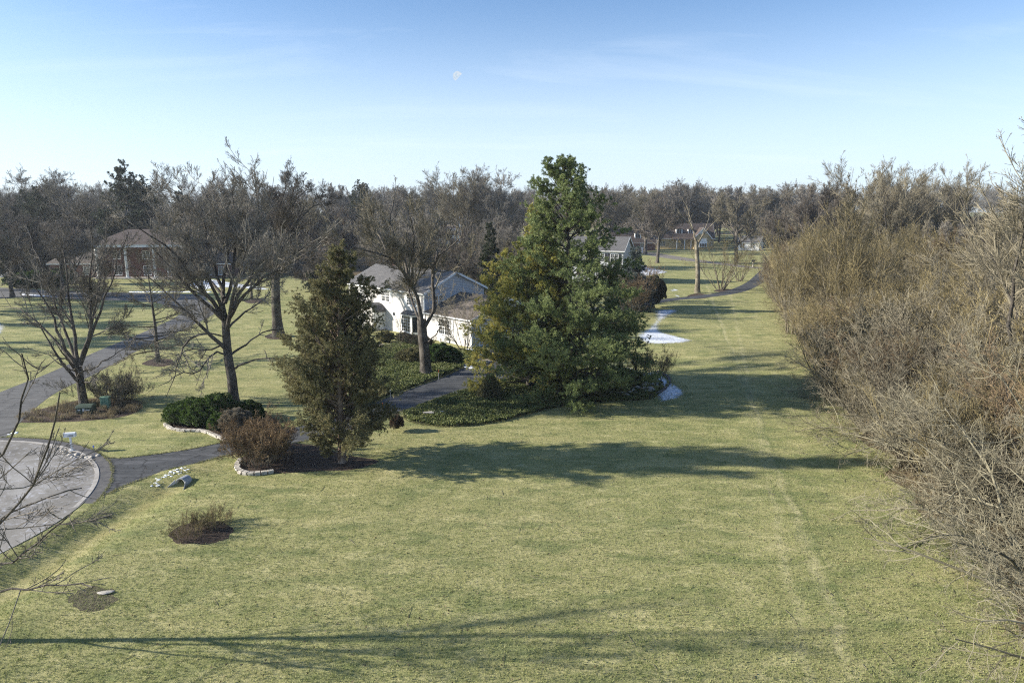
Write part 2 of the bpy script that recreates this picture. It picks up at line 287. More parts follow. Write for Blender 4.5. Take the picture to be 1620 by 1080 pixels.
M_WHITE = mat_noise('white_paint', (0.74, 0.74, 0.73), (0.82, 0.82, 0.80), 1.5, 0.1, 0.005)
def mat_courses(name, c0, c1, mortar, bw=0.6, bh=0.2, bs=0.3, axis_rot=(R(90), 0, 0), ms=0.015):
    m, nt, N, L, b = new_mat(name); tcn = N.new('ShaderNodeTexCoord'); sp = N.new('ShaderNodeSeparateXYZ'); L.new(tcn.outputs['Object'], sp.inputs[0])
    ad = N.new('ShaderNodeMath'); L.new(sp.outputs[0], ad.inputs[0]); L.new(sp.outputs[1], ad.inputs[1])
    cb = N.new('ShaderNodeCombineXYZ'); L.new(ad.outputs[0], cb.inputs[0]); L.new(sp.outputs[2], cb.inputs[1])
    t = N.new('ShaderNodeTexBrick'); L.new(cb.outputs[0], t.inputs['Vector']); t.inputs['Scale'].default_value = 1
    t.inputs['Brick Width'].default_value = bw; t.inputs['Row Height'].default_value = bh; t.inputs['Mortar Size'].default_value = ms
    t.inputs['Color1'].default_value = (*c0, 1); t.inputs['Color2'].default_value = (*c1, 1); t.inputs['Mortar'].default_value = (*mortar, 1)
    n = noise(N, L, tcn.outputs['Object'], 1.3, 5); c = mix(N, L, ramp(N, L, n, [(0.35, (0.3, 0.3, 0.3)), (0.65, (0, 0, 0))]), t.outputs['Color'], tuple(x*0.7 for x in c0))
    L.new(c, b.inputs['Base Color']); iv = N.new('ShaderNodeMath'); iv.operation = 'SUBTRACT'; iv.inputs[0].default_value = 1; L.new(t.outputs['Fac'], iv.inputs[1]); bump(N, L, b, iv.outputs[0], bs, 0.015)
    return m
M_WBRICK = mat_courses('white_brick', (0.58, 0.565, 0.54), (0.66, 0.645, 0.62), (0.44, 0.43, 0.41), 0.4, 0.1, 0.4)
M_RBRICK = mat_courses('red_brick', (0.155, 0.062, 0.045), (0.105, 0.045, 0.036), (0.16, 0.13, 0.12), 0.4, 0.1, 0.3)
M_SIDING = mat_courses('pale_siding', (0.50, 0.51, 0.53), (0.56, 0.57, 0.58), (0.30, 0.31, 0.33), 6.0, 0.2, 0.8)
M_YSTONE = mat_courses('yellow_stone', (0.50, 0.38, 0.20), (0.58, 0.46, 0.27), (0.35, 0.28, 0.2), 0.6, 0.3, 0.3)
M_SHINGLE = mat_courses('grey_shingles', (0.125, 0.122, 0.12), (0.175, 0.168, 0.162), (0.07, 0.07, 0.07), 0.5, 0.11, 0.6)
M_SHINGLEB = mat_courses('brown_shingles', (0.13, 0.108, 0.09), (0.185, 0.158, 0.132), (0.07, 0.06, 0.05), 0.5, 0.14, 0.6)
M_SHINGLED = mat_courses('dark_brown_shingles', (0.085, 0.066, 0.056), (0.12, 0.095, 0.082), (0.05, 0.04, 0.04), 0.5, 0.14, 0.6)
m, nt, N, L, b = new_mat('window_glass'); b.inputs['Base Color'].default_value = (0.030, 0.035, 0.04, 1); b.inputs['Roughness'].default_value = 0.08; b.inputs['Specular IOR Level'].default_value = 0.6
bump(N, L, b, noise(N, L, pos(N, True), 1.2, 2), 0.05, 0.02); M_GLASS = m
M_RED = mat_noise('red_paint', (0.33, 0.035, 0.04), (0.40, 0.05, 0.055), 3, 0.1, 0.01)
M_BLACK = mat_noise('black_paint', (0.02, 0.02, 0.022), (0.035, 0.035, 0.038), 3, 0.1, 0.01, rough=0.5)
M_GDOOR = mat_noise('garage_door_paint', (0.60, 0.66, 0.72), (0.68, 0.73, 0.78), 1.5, 0.1, 0.005)
M_GREENMET = mat_noise('green_metal', (0.16, 0.27, 0.19), (0.20, 0.32, 0.23), 2, 0.1, 0.005, rough=0.6)
M_DGREENMET = mat_noise('dark_green_metal', (0.05, 0.075, 0.055), (0.075, 0.10, 0.075), 2, 0.1, 0.005, rough=0.6)
M_METAL = mat_noise('galvanised_steel', (0.28, 0.29, 0.31), (0.45, 0.46, 0.48), 3, 0.2, 0.01, rough=0.4)
M_BLUEF = mat_noise('blue_plastic', (0.10, 0.14, 0.55), (0.15, 0.2, 0.65), 3)
M_ORANGE = mat_noise('orange_plastic', (0.60, 0.14, 0.04), (0.7, 0.2, 0.06), 3)
M_CARBLUE = mat_noise('blue_car_paint', (0.03, 0.10, 0.20), (0.04, 0.12, 0.24), 1, 0.02, 0.002, rough=0.25, spec=0.5)
M_CARWHITE = mat_noise('white_car_paint', (0.65, 0.66, 0.68), (0.7, 0.71, 0.73), 1, 0.02, 0.002, rough=0.25, spec=0.5)
M_TYRE = mat_noise('tyre_rubber', (0.02, 0.02, 0.02), (0.035, 0.035, 0.035), 5)
# moon: sunlit side imitated by pale emission, partly see-through to the sky
m, nt, N, L, b = new_mat('moon_glow'); f = noise(N, L, pos(N, True), 0.05, 4); e = N.new('ShaderNodeEmission'); e.inputs['Strength'].default_value = 0.40
L.new(ramp(N, L, f, [(0.35, (0.62, 0.80, 0.95)), (0.6, (0.95, 0.98, 1.0))]), e.inputs[0]); t = N.new('ShaderNodeBsdfTransparent'); ms = N.new('ShaderNodeMixShader'); ms.inputs[0].default_value = 0.75
L.new(t.outputs[0], ms.inputs[1]); L.new(e.outputs[0], ms.inputs[2]); L.new(ms.outputs[0], N['Material Output'].inputs[0]); M_MOON = m

# ------------------------------------------------------------------ the ground: one sheet to the horizon
def axis(lo, hi, step, far, g=1.25):
    a = list(np.arange(lo, hi+1e-6, step)); s = step
    while a[-1] < far: s *= g; a.append(a[-1]+s)
    s = step; b = [lo]
    while b[0] > -far: s *= g; b.insert(0, b[0]-s)
    return np.array(b[:-1]+a)
ax, ay = axis(-45, 60, 0.8, 5000), axis(5, 130, 0.8, 5000)
XX, YY = np.meshgrid(ax, ay); VV = np.stack([XX.ravel(), YY.ravel(), h(XX, YY).ravel()], 1)
nx, ny = len(ax), len(ay); ii = (np.arange(ny-1)[:, None]*nx+np.arange(nx-1)[None]).ravel()
g = link('lawn', npmesh('lawn', VV, [np.stack([ii, ii+1, ii+nx+1, ii+nx], 1)], M_GRASS, True)); props(g, kind='structure')
def spline(pts, n=10, closed=True):
    P = np.array(pts, float); m = len(P); out = []
    rng_ = range(m) if closed else range(m-1)
    for i in rng_:
        if closed: a, b, c, d = P[(i-1) % m], P[i], P[(i+1) % m], P[(i+2) % m]
        else: a, b, c, d = P[max(i-1, 0)], P[i], P[i+1], P[min(i+2, m-1)]
        for k in range(n):
            t = k/n; out.append(0.5*((2*b)+(-a+c)*t+(2*a-5*b+4*c-d)*t*t+(-a+3*b-3*c+d)*t**3))
    if not closed: out.append(P[-1])
    return np.array(out)
def inside(P, poly):
    x, y = P[:, 0], P[:, 1]; r = np.zeros(len(P), bool); n = len(poly); j = n-1
    for i in range(n):
        xi, yi = poly[i]; xj, yj = poly[j]
        c = ((yi > y) != (yj > y)) & (x < (xj-xi)*(y-yi)/(yj-yi+1e-12)+xi); r ^= c; j = i
    return r
def edist(P, poly):
    d = np.full(len(P), 1e9)
    for i in range(len(poly)):
        a, b = poly[i], poly[(i+1) % len(poly)]; ab = b-a; t = np.clip(((P-a)@ab)/(ab@ab+1e-12), 0, 1); d = np.minimum(d, np.hypot(*(P-a-t[:, None]*ab).T))
    return d
def sheet(name, poly, mat, off, step=1.0, jit=0.0, seed=0, edge=False, ew=0.8, dome=0.0):
    rng = np.random.default_rng(seed); poly = np.array(poly)
    if jit:
        k = len(poly); ph = rng.uniform(0, 6.28, 4); a = np.arange(k)*1.0
        poly = poly + jit*np.stack([np.sin(a*0.9+ph[0])+rng.normal(0, .5, k), np.sin(a*1.1+ph[1])+rng.normal(0, .5, k)], 1)*0.6
    x0, y0 = poly.min(0); x1, y1 = poly.max(0); gx, gy = np.meshgrid(np.arange(x0, x1, step), np.arange(y0, y1, step)); pts = np.stack([gx.ravel(), gy.ravel()], 1)
    if len(pts): pts = pts[inside(pts, poly)]
    if len(pts): pts = pts[edist(pts, poly) > step*0.35]
    allp = [Vector(p) for p in poly]+[Vector(p) for p in pts]
    v, e, f, *_ = delaunay_2d_cdt(allp, [], [list(range(len(poly)))], 1, 1e-5)
    v = np.array([tuple(q) for q in v]); D = edist(v, poly); z = h(v[:, 0], v[:, 1])+off+dome*(1-np.exp(-D/0.3))
    me = npmesh(name, np.column_stack([v, z]), [np.array([q for q in f if len(q) == 3])], mat, True)
    # normals up
    if len(me.polygons) and me.polygons[0].normal.z < 0: me.flip_normals()
    if edge:
        at = me.attributes.new('edge', 'FLOAT', 'POINT'); at.data.foreach_set('value', np.clip(D/ew, 0, 1).astype(np.float32)*0.62)
    return link(name, me)
def gp(pts): return [G(*p) for p in pts]
def ribbon(name, cpts, wid, mat, off, n=8):
    c = spline(cpts, n, False); t = np.gradient(c, axis=0); t /= np.linalg.norm(t, axis=1)[:, None]; nrm = np.stack([-t[:, 1], t[:, 0]], 1)
    W = np.interp(np.linspace(0, 1, len(c)), np.linspace(0, 1, len(wid)), wid)[:, None]*0.5
    return sheet(name, np.concatenate([c+nrm*W, (c-nrm*W)[::-1]]), mat, off, 2.0)
# cul-de-sac, its kerb and the driveway
cpts = np.array(gp([(157, 748), (152, 725), (120, 712), (150, 775), (120, 806), (60, 848), (0, 878)]))
A = np.column_stack([2*cpts, np.ones(len(cpts))]); sol = np.linalg.lstsq(A, (cpts**2).sum(1), rcond=None)[0]; CC = sol[:2]; CR = math.sqrt(sol[2]+CC@CC)
print('circle', CC, CR)
def circ(r, n=96, a0=0, a1=2*math.pi): return [CC+r*np.array([math.cos(a), math.sin(a)]) for a in np.linspace(a0, a1, n, endpoint=False)]
o = sheet('cul_de_sac', circ(CR), M_CIRCLE, 0.016, 1.2); props(o, kind='structure')
def ring(name, r0, r1, z, mat, th=0.06):
    k = 160; V = []; Fc = []
    for i in range(k):
        a = 2*math.pi*i/k; u = np.array([math.cos(a), math.sin(a)])
        for r, zz in ((r0, 0), (r0, z), (r1, z), (r1, 0)): p = CC+r*u; V.append((*p, zz))
    for i in range(k):
        j = (i+1) % k
        for q in range(3): Fc.append((i*4+q, i*4+q+1, j*4+q+1, j*4+q))
    o = link(name, npmesh(name, np.array(V), [np.array(Fc)], mat)); return props(o, kind='structure')
ring('gutter', CR-0.02, CR+0.55, 0.022, M_DARKPAV); ring('kerb', CR-0.30, CR-0.08, 0.05, M_CONC)
o = ribbon('road', [G(-330, 900), G(-180, 800), G(-60, 692), G(30, 628), G(115, 590), G(190, 553), G(250, 527), G(300, 504), G(325, 488)], [6.5, 6, 5.4, 4.8, 4.5, 4.2, 4.2, 4.6, 5.5], M_ROAD, 0.008); props(o, kind='structure')
o = sheet('forecourt', spline(gp([(-60, 462), (0, 455), (90, 460), (200, 463), (312, 466), (326, 474), (338, 488), (318, 502), (286, 494), (240, 478), (130, 474), (40, 470), (-60, 476)]), 6), M_ROAD, 0.012, 2); props(o, kind='structure')
dr = spline(gp([(148, 728), (200, 724), (290, 712), (365, 697), (450, 680), (545, 654), (607, 631), (658, 612), (709, 593), (744, 575), (757, 566), (768, 556), (800, 545), (850, 556), (862, 575), (830, 592), (770, 607), (718, 621), (658, 643), (616, 658), (560, 680), (450, 704), (365, 719), (280, 742), (210, 763), (155, 782)]), 6)
o = sheet('driveway', dr, M_DRIVE, 0.012, 1.5, .05, 5); props(o, kind='structure')
o = ribbon('path', [G(900, 492), G(1000, 483), G(1060, 474), G(1120, 468), G(1165, 460), G(1195, 446), G(1215, 428), G(1240, 415)], [2.6, 2.6, 2.6, 2.8, 3.2, 3.2, 3.4, 4], M_DRIVE, 0.012); props(o, kind='structure')
o = ribbon('gravel_road', [G(930, 398), G(1010, 399), G(1050, 405), G(1090, 411), G(1140, 417), G(1210, 424), G(1300, 420)], [6, 6, 8, 7, 5, 5, 6], M_GRAVEL, 0.012); props(o, kind='structure')
o = ribbon('far_road', [G(940, 394), G(1100, 391), G(1300, 394), G(1500, 392)], [6, 6, 6, 6], M_ROAD, 0.010); props(o, kind='structure')
for i, (nm, pts) in enumerate([('walkway', [(722, 569), (745, 564), (782, 568), (768, 576), (750, 577)]), ('front_path', [(600, 544), (640, 545), (690, 553), (722, 569), (735, 574), (690, 562), (640, 553), (598, 551)])]):
    o = sheet(nm, gp(pts), M_WALK, 0.024+0.006*i, 1); props(o, kind='structure')
# beds, wood floors
XE = np.array([(8, 17), (20, 18.4), (31, 21.0), (42, 22.8), (55, 25), (72, 30.8), (95, 38), (120, 45), (140, 52), (175, 63), (260, 95)])
xe = lambda y: np.interp(y, XE[:, 0], XE[:, 1])
ys = np.arange(8, 175, 1.5); edge = [np.array([xe(y)+(1.6 if y > 45 else .3)+.7*math.sin(y*0.5)+0.4*math.sin(y*1.3)+.4*math.sin(y*3.1), y]) for y in ys]
o = sheet('thicket_floor', edge+[np.array([190, 175]), np.array([190, 8])], M_LITTER, 0.02, 4); props(o, kind='structure')
o = sheet('woodland_floor', [np.array(p) for p in ((-400, 200), (-150, 186), (-120, 172), (-60, 174), (-45, 150), (-20, 150), (-14, 185), (20, 320), (150, 330), (200, 260), (420, 260), (420, 900), (-500, 900))], M_LITTER, 0.02, 14); props(o, kind='structure')
bed_c = spline(gp([(638, 658), (662, 646), (718, 624), (770, 610), (850, 592), (960, 585), (1030, 600), (1050, 612), (1032, 632), (960, 636), (880, 645), (790, 667), (715, 675), (660, 670)]), 8)
bed_h = spline(gp([(555, 648), (590, 620), (575, 585), (600, 552), (650, 546), (700, 552), (742, 556), (757, 560), (756, 567), (740, 576), (708, 592), (656, 611), (606, 629), (585, 640)]), 8)
props(sheet('ivy_soil', bed_c, M_IVYSOIL, 0.006, 1), kind='structure'); props(sheet('ivy_soil', bed_h, M_IVYSOIL, 0.006, 1), kind='structure')
mul = {'utility': [(10, 665), (60, 648), (120, 634), (170, 628), (215, 634), (224, 645), (190, 660), (120, 666), (60, 668)],
       'maple': [(262, 672), (280, 655), (330, 645), (400, 650), (440, 665), (430, 690), (370, 700), (330, 684), (280, 678)],
       'cedar': [(376, 745), (380, 725), (430, 700), (500, 705), (560, 722), (600, 728), (560, 742), (480, 746), (410, 750)],
       'stems': [(270, 852), (278, 835), (310, 824), (350, 824), (367, 835), (362, 850), (330, 859), (290, 860)],
       'pinoak': [(226, 576), (240, 568), (268, 568), (275, 574), (255, 580)], 'bigtree': [(418, 533), (440, 526), (462, 533), (440, 537)],
       'young': [(1085, 470), (1103, 464), (1128, 468), (1103, 473)], 'edge': [(385, 476), (402, 471), (418, 475), (400, 480)], 'clump': [(1128, 460), (1150, 457), (1175, 460), (1150, 463)]}
for k, p in mul.items():
    props(sheet('mulch_bed', spline(gp(p), 5), M_MULCH, 0.006, 0.7, 0.12, hash(len(k)*7) % 99), kind='structure')
props(sheet('bare_soil', spline(gp([(112, 958), (120, 936), (150, 928), (182, 934), (178, 955), (150, 966)]), 6), mat_noise('bare_soil', (0.05, 0.04, 0.03), (0.15, 0.14, 0.07), 5, 1, 0.06, False), 0.006, 0.5, 0.15, 3), kind='structure')
props(sheet('lawn_patch', spline(gp([(590, 582), (612, 573), (645, 573), (652, 580), (630, 588), (600, 594)]), 6), M_GRASS, 0.03, 0.7), kind='structure')
# ------------------------------------------------------------------ snow
def snow(pts, label, ew=0.9, seed=1, off=0.012):
    o = sheet('snow_patch', spline(gp(pts), 6), M_SNOWTHIN, off, 0.35 if len(pts) and abs(G(*pts[0])[1]) < 80 else 1.0, 0.1, seed, True, ew)
    return props(o, label, 'snow', 'patches of thin snow on the grass', 'stuff')
snow([(1008, 594), (1030, 584), (1052, 590), (1066, 600), (1074, 608), (1096, 622), (1090, 634), (1066, 640), (1040, 648), (1028, 636), (1020, 616)], 'thin snow patch beside the stone edging right of the big pine', 1.1)
snow([(1000, 546), (985, 528), (1015, 508), (1020, 490), (1060, 487), (1092, 491), (1075, 503), (1064, 518), (1090, 528), (1120, 538), (1100, 547), (1050, 550)], 'thin snow drift curving round the shaded lawn behind the pine', 2.6, 2)
snow([(1000, 440), (960, 425), (1000, 415), (1040, 424), (1065, 430), (1050, 434)], 'snow on the lawn behind the blue spruce', 2.0, 3)
snow([(1054, 459), (1066, 456), (1080, 459), (1068, 462)], 'small snow strip near the far path', 1.0, 4)
snow([(1056, 463), (1070, 465), (1085, 470), (1068, 470)], 'narrow snow strip beside the asphalt path', 1.0, 5)
snow([(-60, 422), (0, 420), (50, 424), (75, 432), (0, 440), (-60, 446)], 'snow on the far left drive beside the brick house', 2.0, 6)
snow([(282, 452), (330, 440), (380, 446), (440, 456), (410, 460), (352, 456), (330, 462)], 'snow patch on the lawn right of the brick house steps', 2.5, 7)
snow([(-30, 500), (0, 500), (24, 512), (22, 528), (-30, 535)], 'patchy snow in the tree shade at the far left', 2.0, 8)
snow([(965, 588), (985, 580), (1012, 582), (1004, 592), (980, 598)], 'snow remnant on the stones under the pine', 0.8, 9, 0.05)
snow([(975, 556), (960, 552), (930, 560), (945, 566)], 'snow remnant behind the lower pine branches', 0.8, 10, 0.05)
# ------------------------------------------------------------------ branch growth
def nrm(a): return a/(np.linalg.norm(a, axis=-1, keepdims=True)+1e-9)
def perp(t):
    ref = np.where(np.abs(t[..., 2:3]) < 0.9, np.array([0, 0, 1.0]), np.array([1.0, 0, 0])); u = nrm(np.cross(t, ref)); return u, np.cross(t, u)
def tubes(P, Rr, S):
    n, k = P.shape[:2]; t = nrm(P[:, -1]-P[:, 0]); u, v = perp(t); a = np.arange(S)*2*math.pi/S
    ringv = np.cos(a)[None, :, None]*u[:, None]+np.sin(a)[None, :, None]*v[:, None]
    V = P[:, :, None]+Rr[:, :, None, None]*ringv[:, None]
    base = (np.arange(n)*k*S)[:, None, None]; r = (np.arange(k-1)*S)[None, :, None]; s = np.arange(S)[None, None]; s2 = (s+1) % S
    q = np.stack([base+r+s, base+r+s2, base+r+S+s2, base+r+S+s], -1).reshape(-1, 4)
    return V.reshape(-1, 3), q
class Mesh:
    def __init__(s): s.V = []; s.Q = []; s.n = 0
    def add(s, V, Q): s.V.append(V); s.Q.append(Q+s.n); s.n += len(V)
    def tubes(s, P, Rr, S):
        if len(P): s.add(*tubes(P, Rr, S))
    def make(s, name, mat, smooth=False): return npmesh(name, np.concatenate(s.V), [np.concatenate(s.Q)], mat, smooth)
def paths(p0, d0, ln, K, rng, wander, up, r0, r1, pw=1.0):
    n = len(p0); P = np.zeros((n, K+1, 3)); P[:, 0] = p0; d = nrm(d0.copy()); st = (ln/K)[:, None]
    bend = rng.normal(0, 1, (n, 3))*wander*0.5
    for k in range(K):
        d = nrm(d+rng.normal(0, 1, (n, 3))*wander+bend*(1 if k % 2 else -0.6)+np.array([0, 0, 1.0])*up/K); P[:, k+1] = P[:, k]+d*st
    t = np.linspace(0, 1, K+1)[None]**pw; Rr = r0[:, None]*(1-t)+np.minimum(r1, r0)[:, None]*t
    return P, Rr
def children(P, Rr, n, rng, t0=0.25, t1=1.0, lr=0.5, ang=40, asd=12, up=0.3, wander=0.1, K=4, rf=0.6, rmin=0.006, fall=0.5, flat=0.0, minlen=0.0, bias=0.8, outw=0.0):
    N_, k = P.shape[:2]; K0 = k-1; L_ = np.linalg.norm(np.diff(P, axis=1), axis=2).sum(1); wt = L_/L_.sum()
    idx = rng.choice(N_, n, p=wt); t = t0+(t1-t0)*rng.random(n)**bias; f = np.minimum(t*K0, K0-1e-4); i = f.astype(int); fr = (f-i)[:, None]
    a, b = P[idx, i], P[idx, i+1]; p = a*(1-fr)+b*fr; tan = nrm(b-a); r = Rr[idx, i]*(1-fr[:, 0])+Rr[idx, i+1]*fr[:, 0]
    u, v = perp(tan); ph = rng.random(n)*2*math.pi; an = np.radians(rng.normal(ang, asd, n))[:, None]
    side = np.cos(ph)[:, None]*u+np.sin(ph)[:, None]*v
    if flat: side = nrm(side*np.array([1, 1, 1-flat]))
    if outw:
        c = P[:, 0].mean(0); o = p-c; o[:, 2] = 0; side = nrm(side+outw*nrm(o))
    d = tan*np.cos(an)+side*np.sin(an)
    ln = np.maximum(lr*L_[idx]*(1-fall*t)*rng.uniform(0.55, 1.25, n), minlen); r0 = np.maximum(r*rf*rng.uniform(0.75, 1.05, n), rmin)
    return paths(p, d, ln, K, rng, wander, up, r0, np.full(n, rmin))
def resample(pts, rad, K):
    pts = np.array(pts, float); c = spline(pts, 6, False); s = np.concatenate([[0], np.cumsum(np.linalg.norm(np.diff(c, axis=0), axis=1))]); t = np.linspace(0, s[-1], K+1)
    P = np.stack([np.interp(t, s, c[:, i]) for i in range(3)], 1); return P, rad[0]*(1-np.linspace(0, 1, K+1)**0.8)+rad[1]*np.linspace(0, 1, K+1)**0.8
def finish(trunk, limbs, rng, dens=1.0, lv=((9, .44, 36, .4), (8, .46, 34, .3), (7, .58, 32, .2), (3, .8, 30, .1)), tw=0.008, t0=0.25, wander=0.1, sides=(8, 5, 4, 3, 3), droop=0.0, split=2, rf=0.6):
    """limbs: list of (P,R) arrays with equal K.  Returns trunk mesh and crown mesh holders."""
    A, B = Mesh(), Mesh()
    if trunk is not None:
        P, Rr = trunk; P = P[None] if P.ndim == 2 else P; Rr = Rr[None] if Rr.ndim == 1 else Rr; A.tubes(P, Rr, 12)
    P, Rr = limbs; A.tubes(P, Rr, sides[0])
    cur = (P, Rr); n = len(P)
    for q, (k, lr, ang, up) in enumerate(lv):
        n = int(len(cur[0])*k*dens) if q < 2 else int(len(cur[0])*k)
        last = q == len(lv)-1
        cur = children(*cur, n, rng, t0 if q == 0 else 0.12, 1.0, lr, ang, 12, up-droop*(q > 0), wander*(1.0-0.12*q), 5 if q == 0 else (4 if q < 2 else (3 if not last else 2)), rf, max(tw, tw*(2.2-q*0.6)), 0.45 if q == 0 else 0.68, 0.0, 0.0, 1.0)
        B.tubes(cur[0], cur[1], sides[min(q+1, 4)])
    return A, B
def tree_meshes(name, seed, H, r, kind='oak', dens=1.0, lv=None, bark=None, twig=None, tw=0.012):
    rng = np.random.default_rng(seed); bark = bark or M_BARK; twig = twig or M_TWIG
    spec = {'oak': (0.34, 9, 55, 0.55, .55, .12), 'vase': (0.22, 8, 30, 0.75, .25, .07), 'slim': (0.75, 18, 42, 0.36, .45, .06), 'round': (0.25, 11, 48, 0.58, .45, .09), 'pinoak': (0.92, 48, 72, 0.50, .35, .08)}[kind]
    th, nl, ang, ll, up, wd = spec
    tp, trr = paths(np.zeros((1, 3)), np.array([[rng.normal(0, .04), rng.normal(0, .04), 1.0]]), np.array([H*th*1.15]), 8, rng, 0.03, 0.4, np.array([r]), np.array([r*(0.62 if th < 0.6 else 0.12)]))
    trr[:, 0] *= 1.35
    t = rng.uniform(0.5 if th < 0.6 else (0.25 if kind == 'slim' else 0.08), 1.0, nl); t[:3 if th < 0.6 else 1] = 1.0; f = np.minimum(t*8, 7.999); i = f.astype(int); fr = (f-i)[:, None]
    p = tp[0, i]*(1-fr)+tp[0, i+1]*fr; ph = np.arange(nl)*2.4+rng.normal(0, .3, nl); an = np.radians(rng.normal(ang, 12, nl)*(1.15-0.4*t) if kind != 'pinoak' else (100-50*t))
    d = np.stack([np.cos(ph)*np.sin(an), np.sin(ph)*np.sin(an), np.cos(an)], 1)
    ln = H*ll*rng.uniform(0.8, 1.1, nl)*(1-(0.65*t if th > 0.6 else 0)); rr = np.interp(t, np.linspace(0, 1, 9), trr[0])*(0.62 if th < 0.6 else 0.45)
    P, Rr = paths(p, d, ln, 8, rng, wd, up, rr, np.full(nl, max(tw*1.5, 0.02)))
    A, B = finish((tp[0], trr[0]), (P, Rr), rng, dens, lv or ((9, .48, 36, .45), (8, .52, 34, .3), (8, .66, 32, .2), (3, .85, 28, .1)), tw, wander=wd*0.9)
    return A.make(name+'_trunk', bark, True), B.make(name+'_crown', twig)
def plant_tree(name, label, cat, mt, loc, rz=0, s=1.0, group=None):
    t = thing(name, label, cat, (loc[0], loc[1], float(h(loc[0], loc[1]))-0.05 if len(loc) < 3 else loc[2]), rz, group, s)
    link('trunk', mt[0], t); link('crown', mt[1], t); return t
def hero(name, label, base_px, trunk, tr, limbs, seed, dens=1.0, lv=None, bark=None, twig=None, tw=0.008, extra=0, H=None, t0=0.2, K=10):
    """trunk and limbs traced as picture points; each limb gets its own distance, so the crown is a full 3-D one"""
    rng = np.random.default_rng(seed); b = G(*base_px); Y0 = b[1]
    loc = np.array([b[0], b[1], float(h(*b))])
    tp, trr = resample([T(x, y, Y0)-loc for x, y in trunk], tr, 10); trr[0] *= 1.3; trr[1] *= 1.08
    Ps, Rs = [], []
    for pts, r0, dz in limbs:
        m = len(pts); Pw = [T(x, y+(38*(k/(m-1))**3 if pts[-1][1] < pts[0][1]-60 else 0), Y0+dz*(k/(m-1))**0.9)-loc for k, (x, y) in enumerate(pts)]
        p, q = resample(Pw, (r0, max(0.022, tw*2)), K); jj = rng.normal(0, 0.05, p.shape); jj[0] = 0; Ps.append(p+jj); Rs.append(q)
    if extra:
        t = rng.uniform(0.55, 1, extra); pp = np.stack([np.interp(t, np.linspace(0, 1, 11), tp[:, i]) for i in range(3)], 1); ph = rng.choice([math.pi/2, -math.pi/2], extra)+rng.normal(0, .5, extra); an = np.radians(rng.uniform(30, 60, extra))
        d = np.stack([np.cos(ph)*np.sin(an), np.sin(ph)*np.sin(an), np.cos(an)], 1); p, q = paths(pp, d, (H or 12)*rng.uniform(.35, .55, extra), K, rng, .07, .5, np.full(extra, tr[0]*0.4), np.full(extra, .025)); Ps += list(p); Rs += list(q)
    A, B = finish((tp, trr), (np.array(Ps), np.array(Rs)), rng, dens, lv or ((9, .42, 36, .5), (8, .52, 34, .3), (7, .66, 32, .2), (4, .85, 28, .1)), tw, t0=t0, wander=0.085)
    t = thing(name, label, 'tree', tuple(loc)); link('trunk', A.make('trunk', bark or M_BARK, True), t); link('crown', B.make('crown', twig or M_TWIG), t); return t
hero('bare_tree', 'tall bare maple with a grey trunk rising behind the dark evergreen shrub mound', (370, 642), [(370, 642), (367, 600), (361, 565), (358, 530), (356, 500)], (0.42, 0.27), [
    ([(357, 505), (352, 470), (356, 430), (360, 385), (352, 340), (335, 300), (318, 252)], .20, 1.5), ([(357, 515), (340, 480), (318, 455), (292, 415), (262, 378), (228, 345), (196, 305)], .20, -3),
    ([(359, 515), (372, 475), (392, 445), (408, 400), (412, 345), (405, 290), (398, 235)], .20, 3), ([(358, 510), (378, 480), (402, 450), (445, 412), (475, 378), (495, 335)], .17, -4),
    ([(359, 545), (345, 529), (315, 528), (293, 545), (282, 575), (272, 608), (262, 628)], .13, -2), ([(360, 562), (338, 558), (312, 588), (285, 590), (252, 612)], .10, -5), ([(373, 582), (392, 573), (418, 566), (448, 568)], .10, -2),
    ([(366, 560), (383, 548), (408, 525), (434, 505), (450, 488)], .11, 3), ([(356, 480), (370, 420), (372, 345), (368, 290), (372, 225)], .16, 5), ([(354, 460), (332, 410), (322, 350), (298, 300), (265, 258)], .14, 4),
    ([(357, 540), (330, 555), (300, 552), (268, 580), (240, 600)], .08, 3), ([(360, 520), (385, 495), (415, 470), (430, 440), (428, 400)], .10, 5), ([(355, 470), (330, 440), (300, 400), (270, 350), (255, 300), (250, 262)], .12, 7)],
    11, dens=1.0, extra=4, H=17, twig=M_TWIGFAR)
hero('bare_tree', 'spreading bare maple beside the green utility cabinet with many upright limbs', (132, 642), [(133, 642), (128, 610), (124, 580)], (0.34, 0.26), [
    ([(123, 582), (102, 548), (85, 505), (70, 465), (52, 430), (30, 392)], .16, -2), ([(123, 575), (116, 525), (110, 480), (104, 425), (98, 375), (90, 322)], .16, 2), ([(126, 575), (140, 535), (144, 485), (141, 430), (146, 375), (142, 318)], .15, -1),
    ([(127, 578), (145, 530), (163, 475), (180, 425), (190, 375), (205, 328)], .15, 3), ([(122, 585), (98, 565), (62, 585), (30, 560), (5, 540)], .08, -3), ([(128, 588), (150, 582), (180, 562), (212, 543)], .07, 2),
    ([(118, 575), (85, 535), (52, 500), (22, 470), (-10, 450)], .12, 3), ([(120, 570), (88, 480), (60, 400), (48, 340)], .13, 5), ([(127, 570), (150, 500), (160, 420), (168, 360), (165, 320)], .12, 5), ([(131, 600), (142, 605), (160, 585), (185, 575), (205, 560)], .06, -4)],
    12, dens=0.7, extra=2, H=12, twig=M_TWIGFAR)
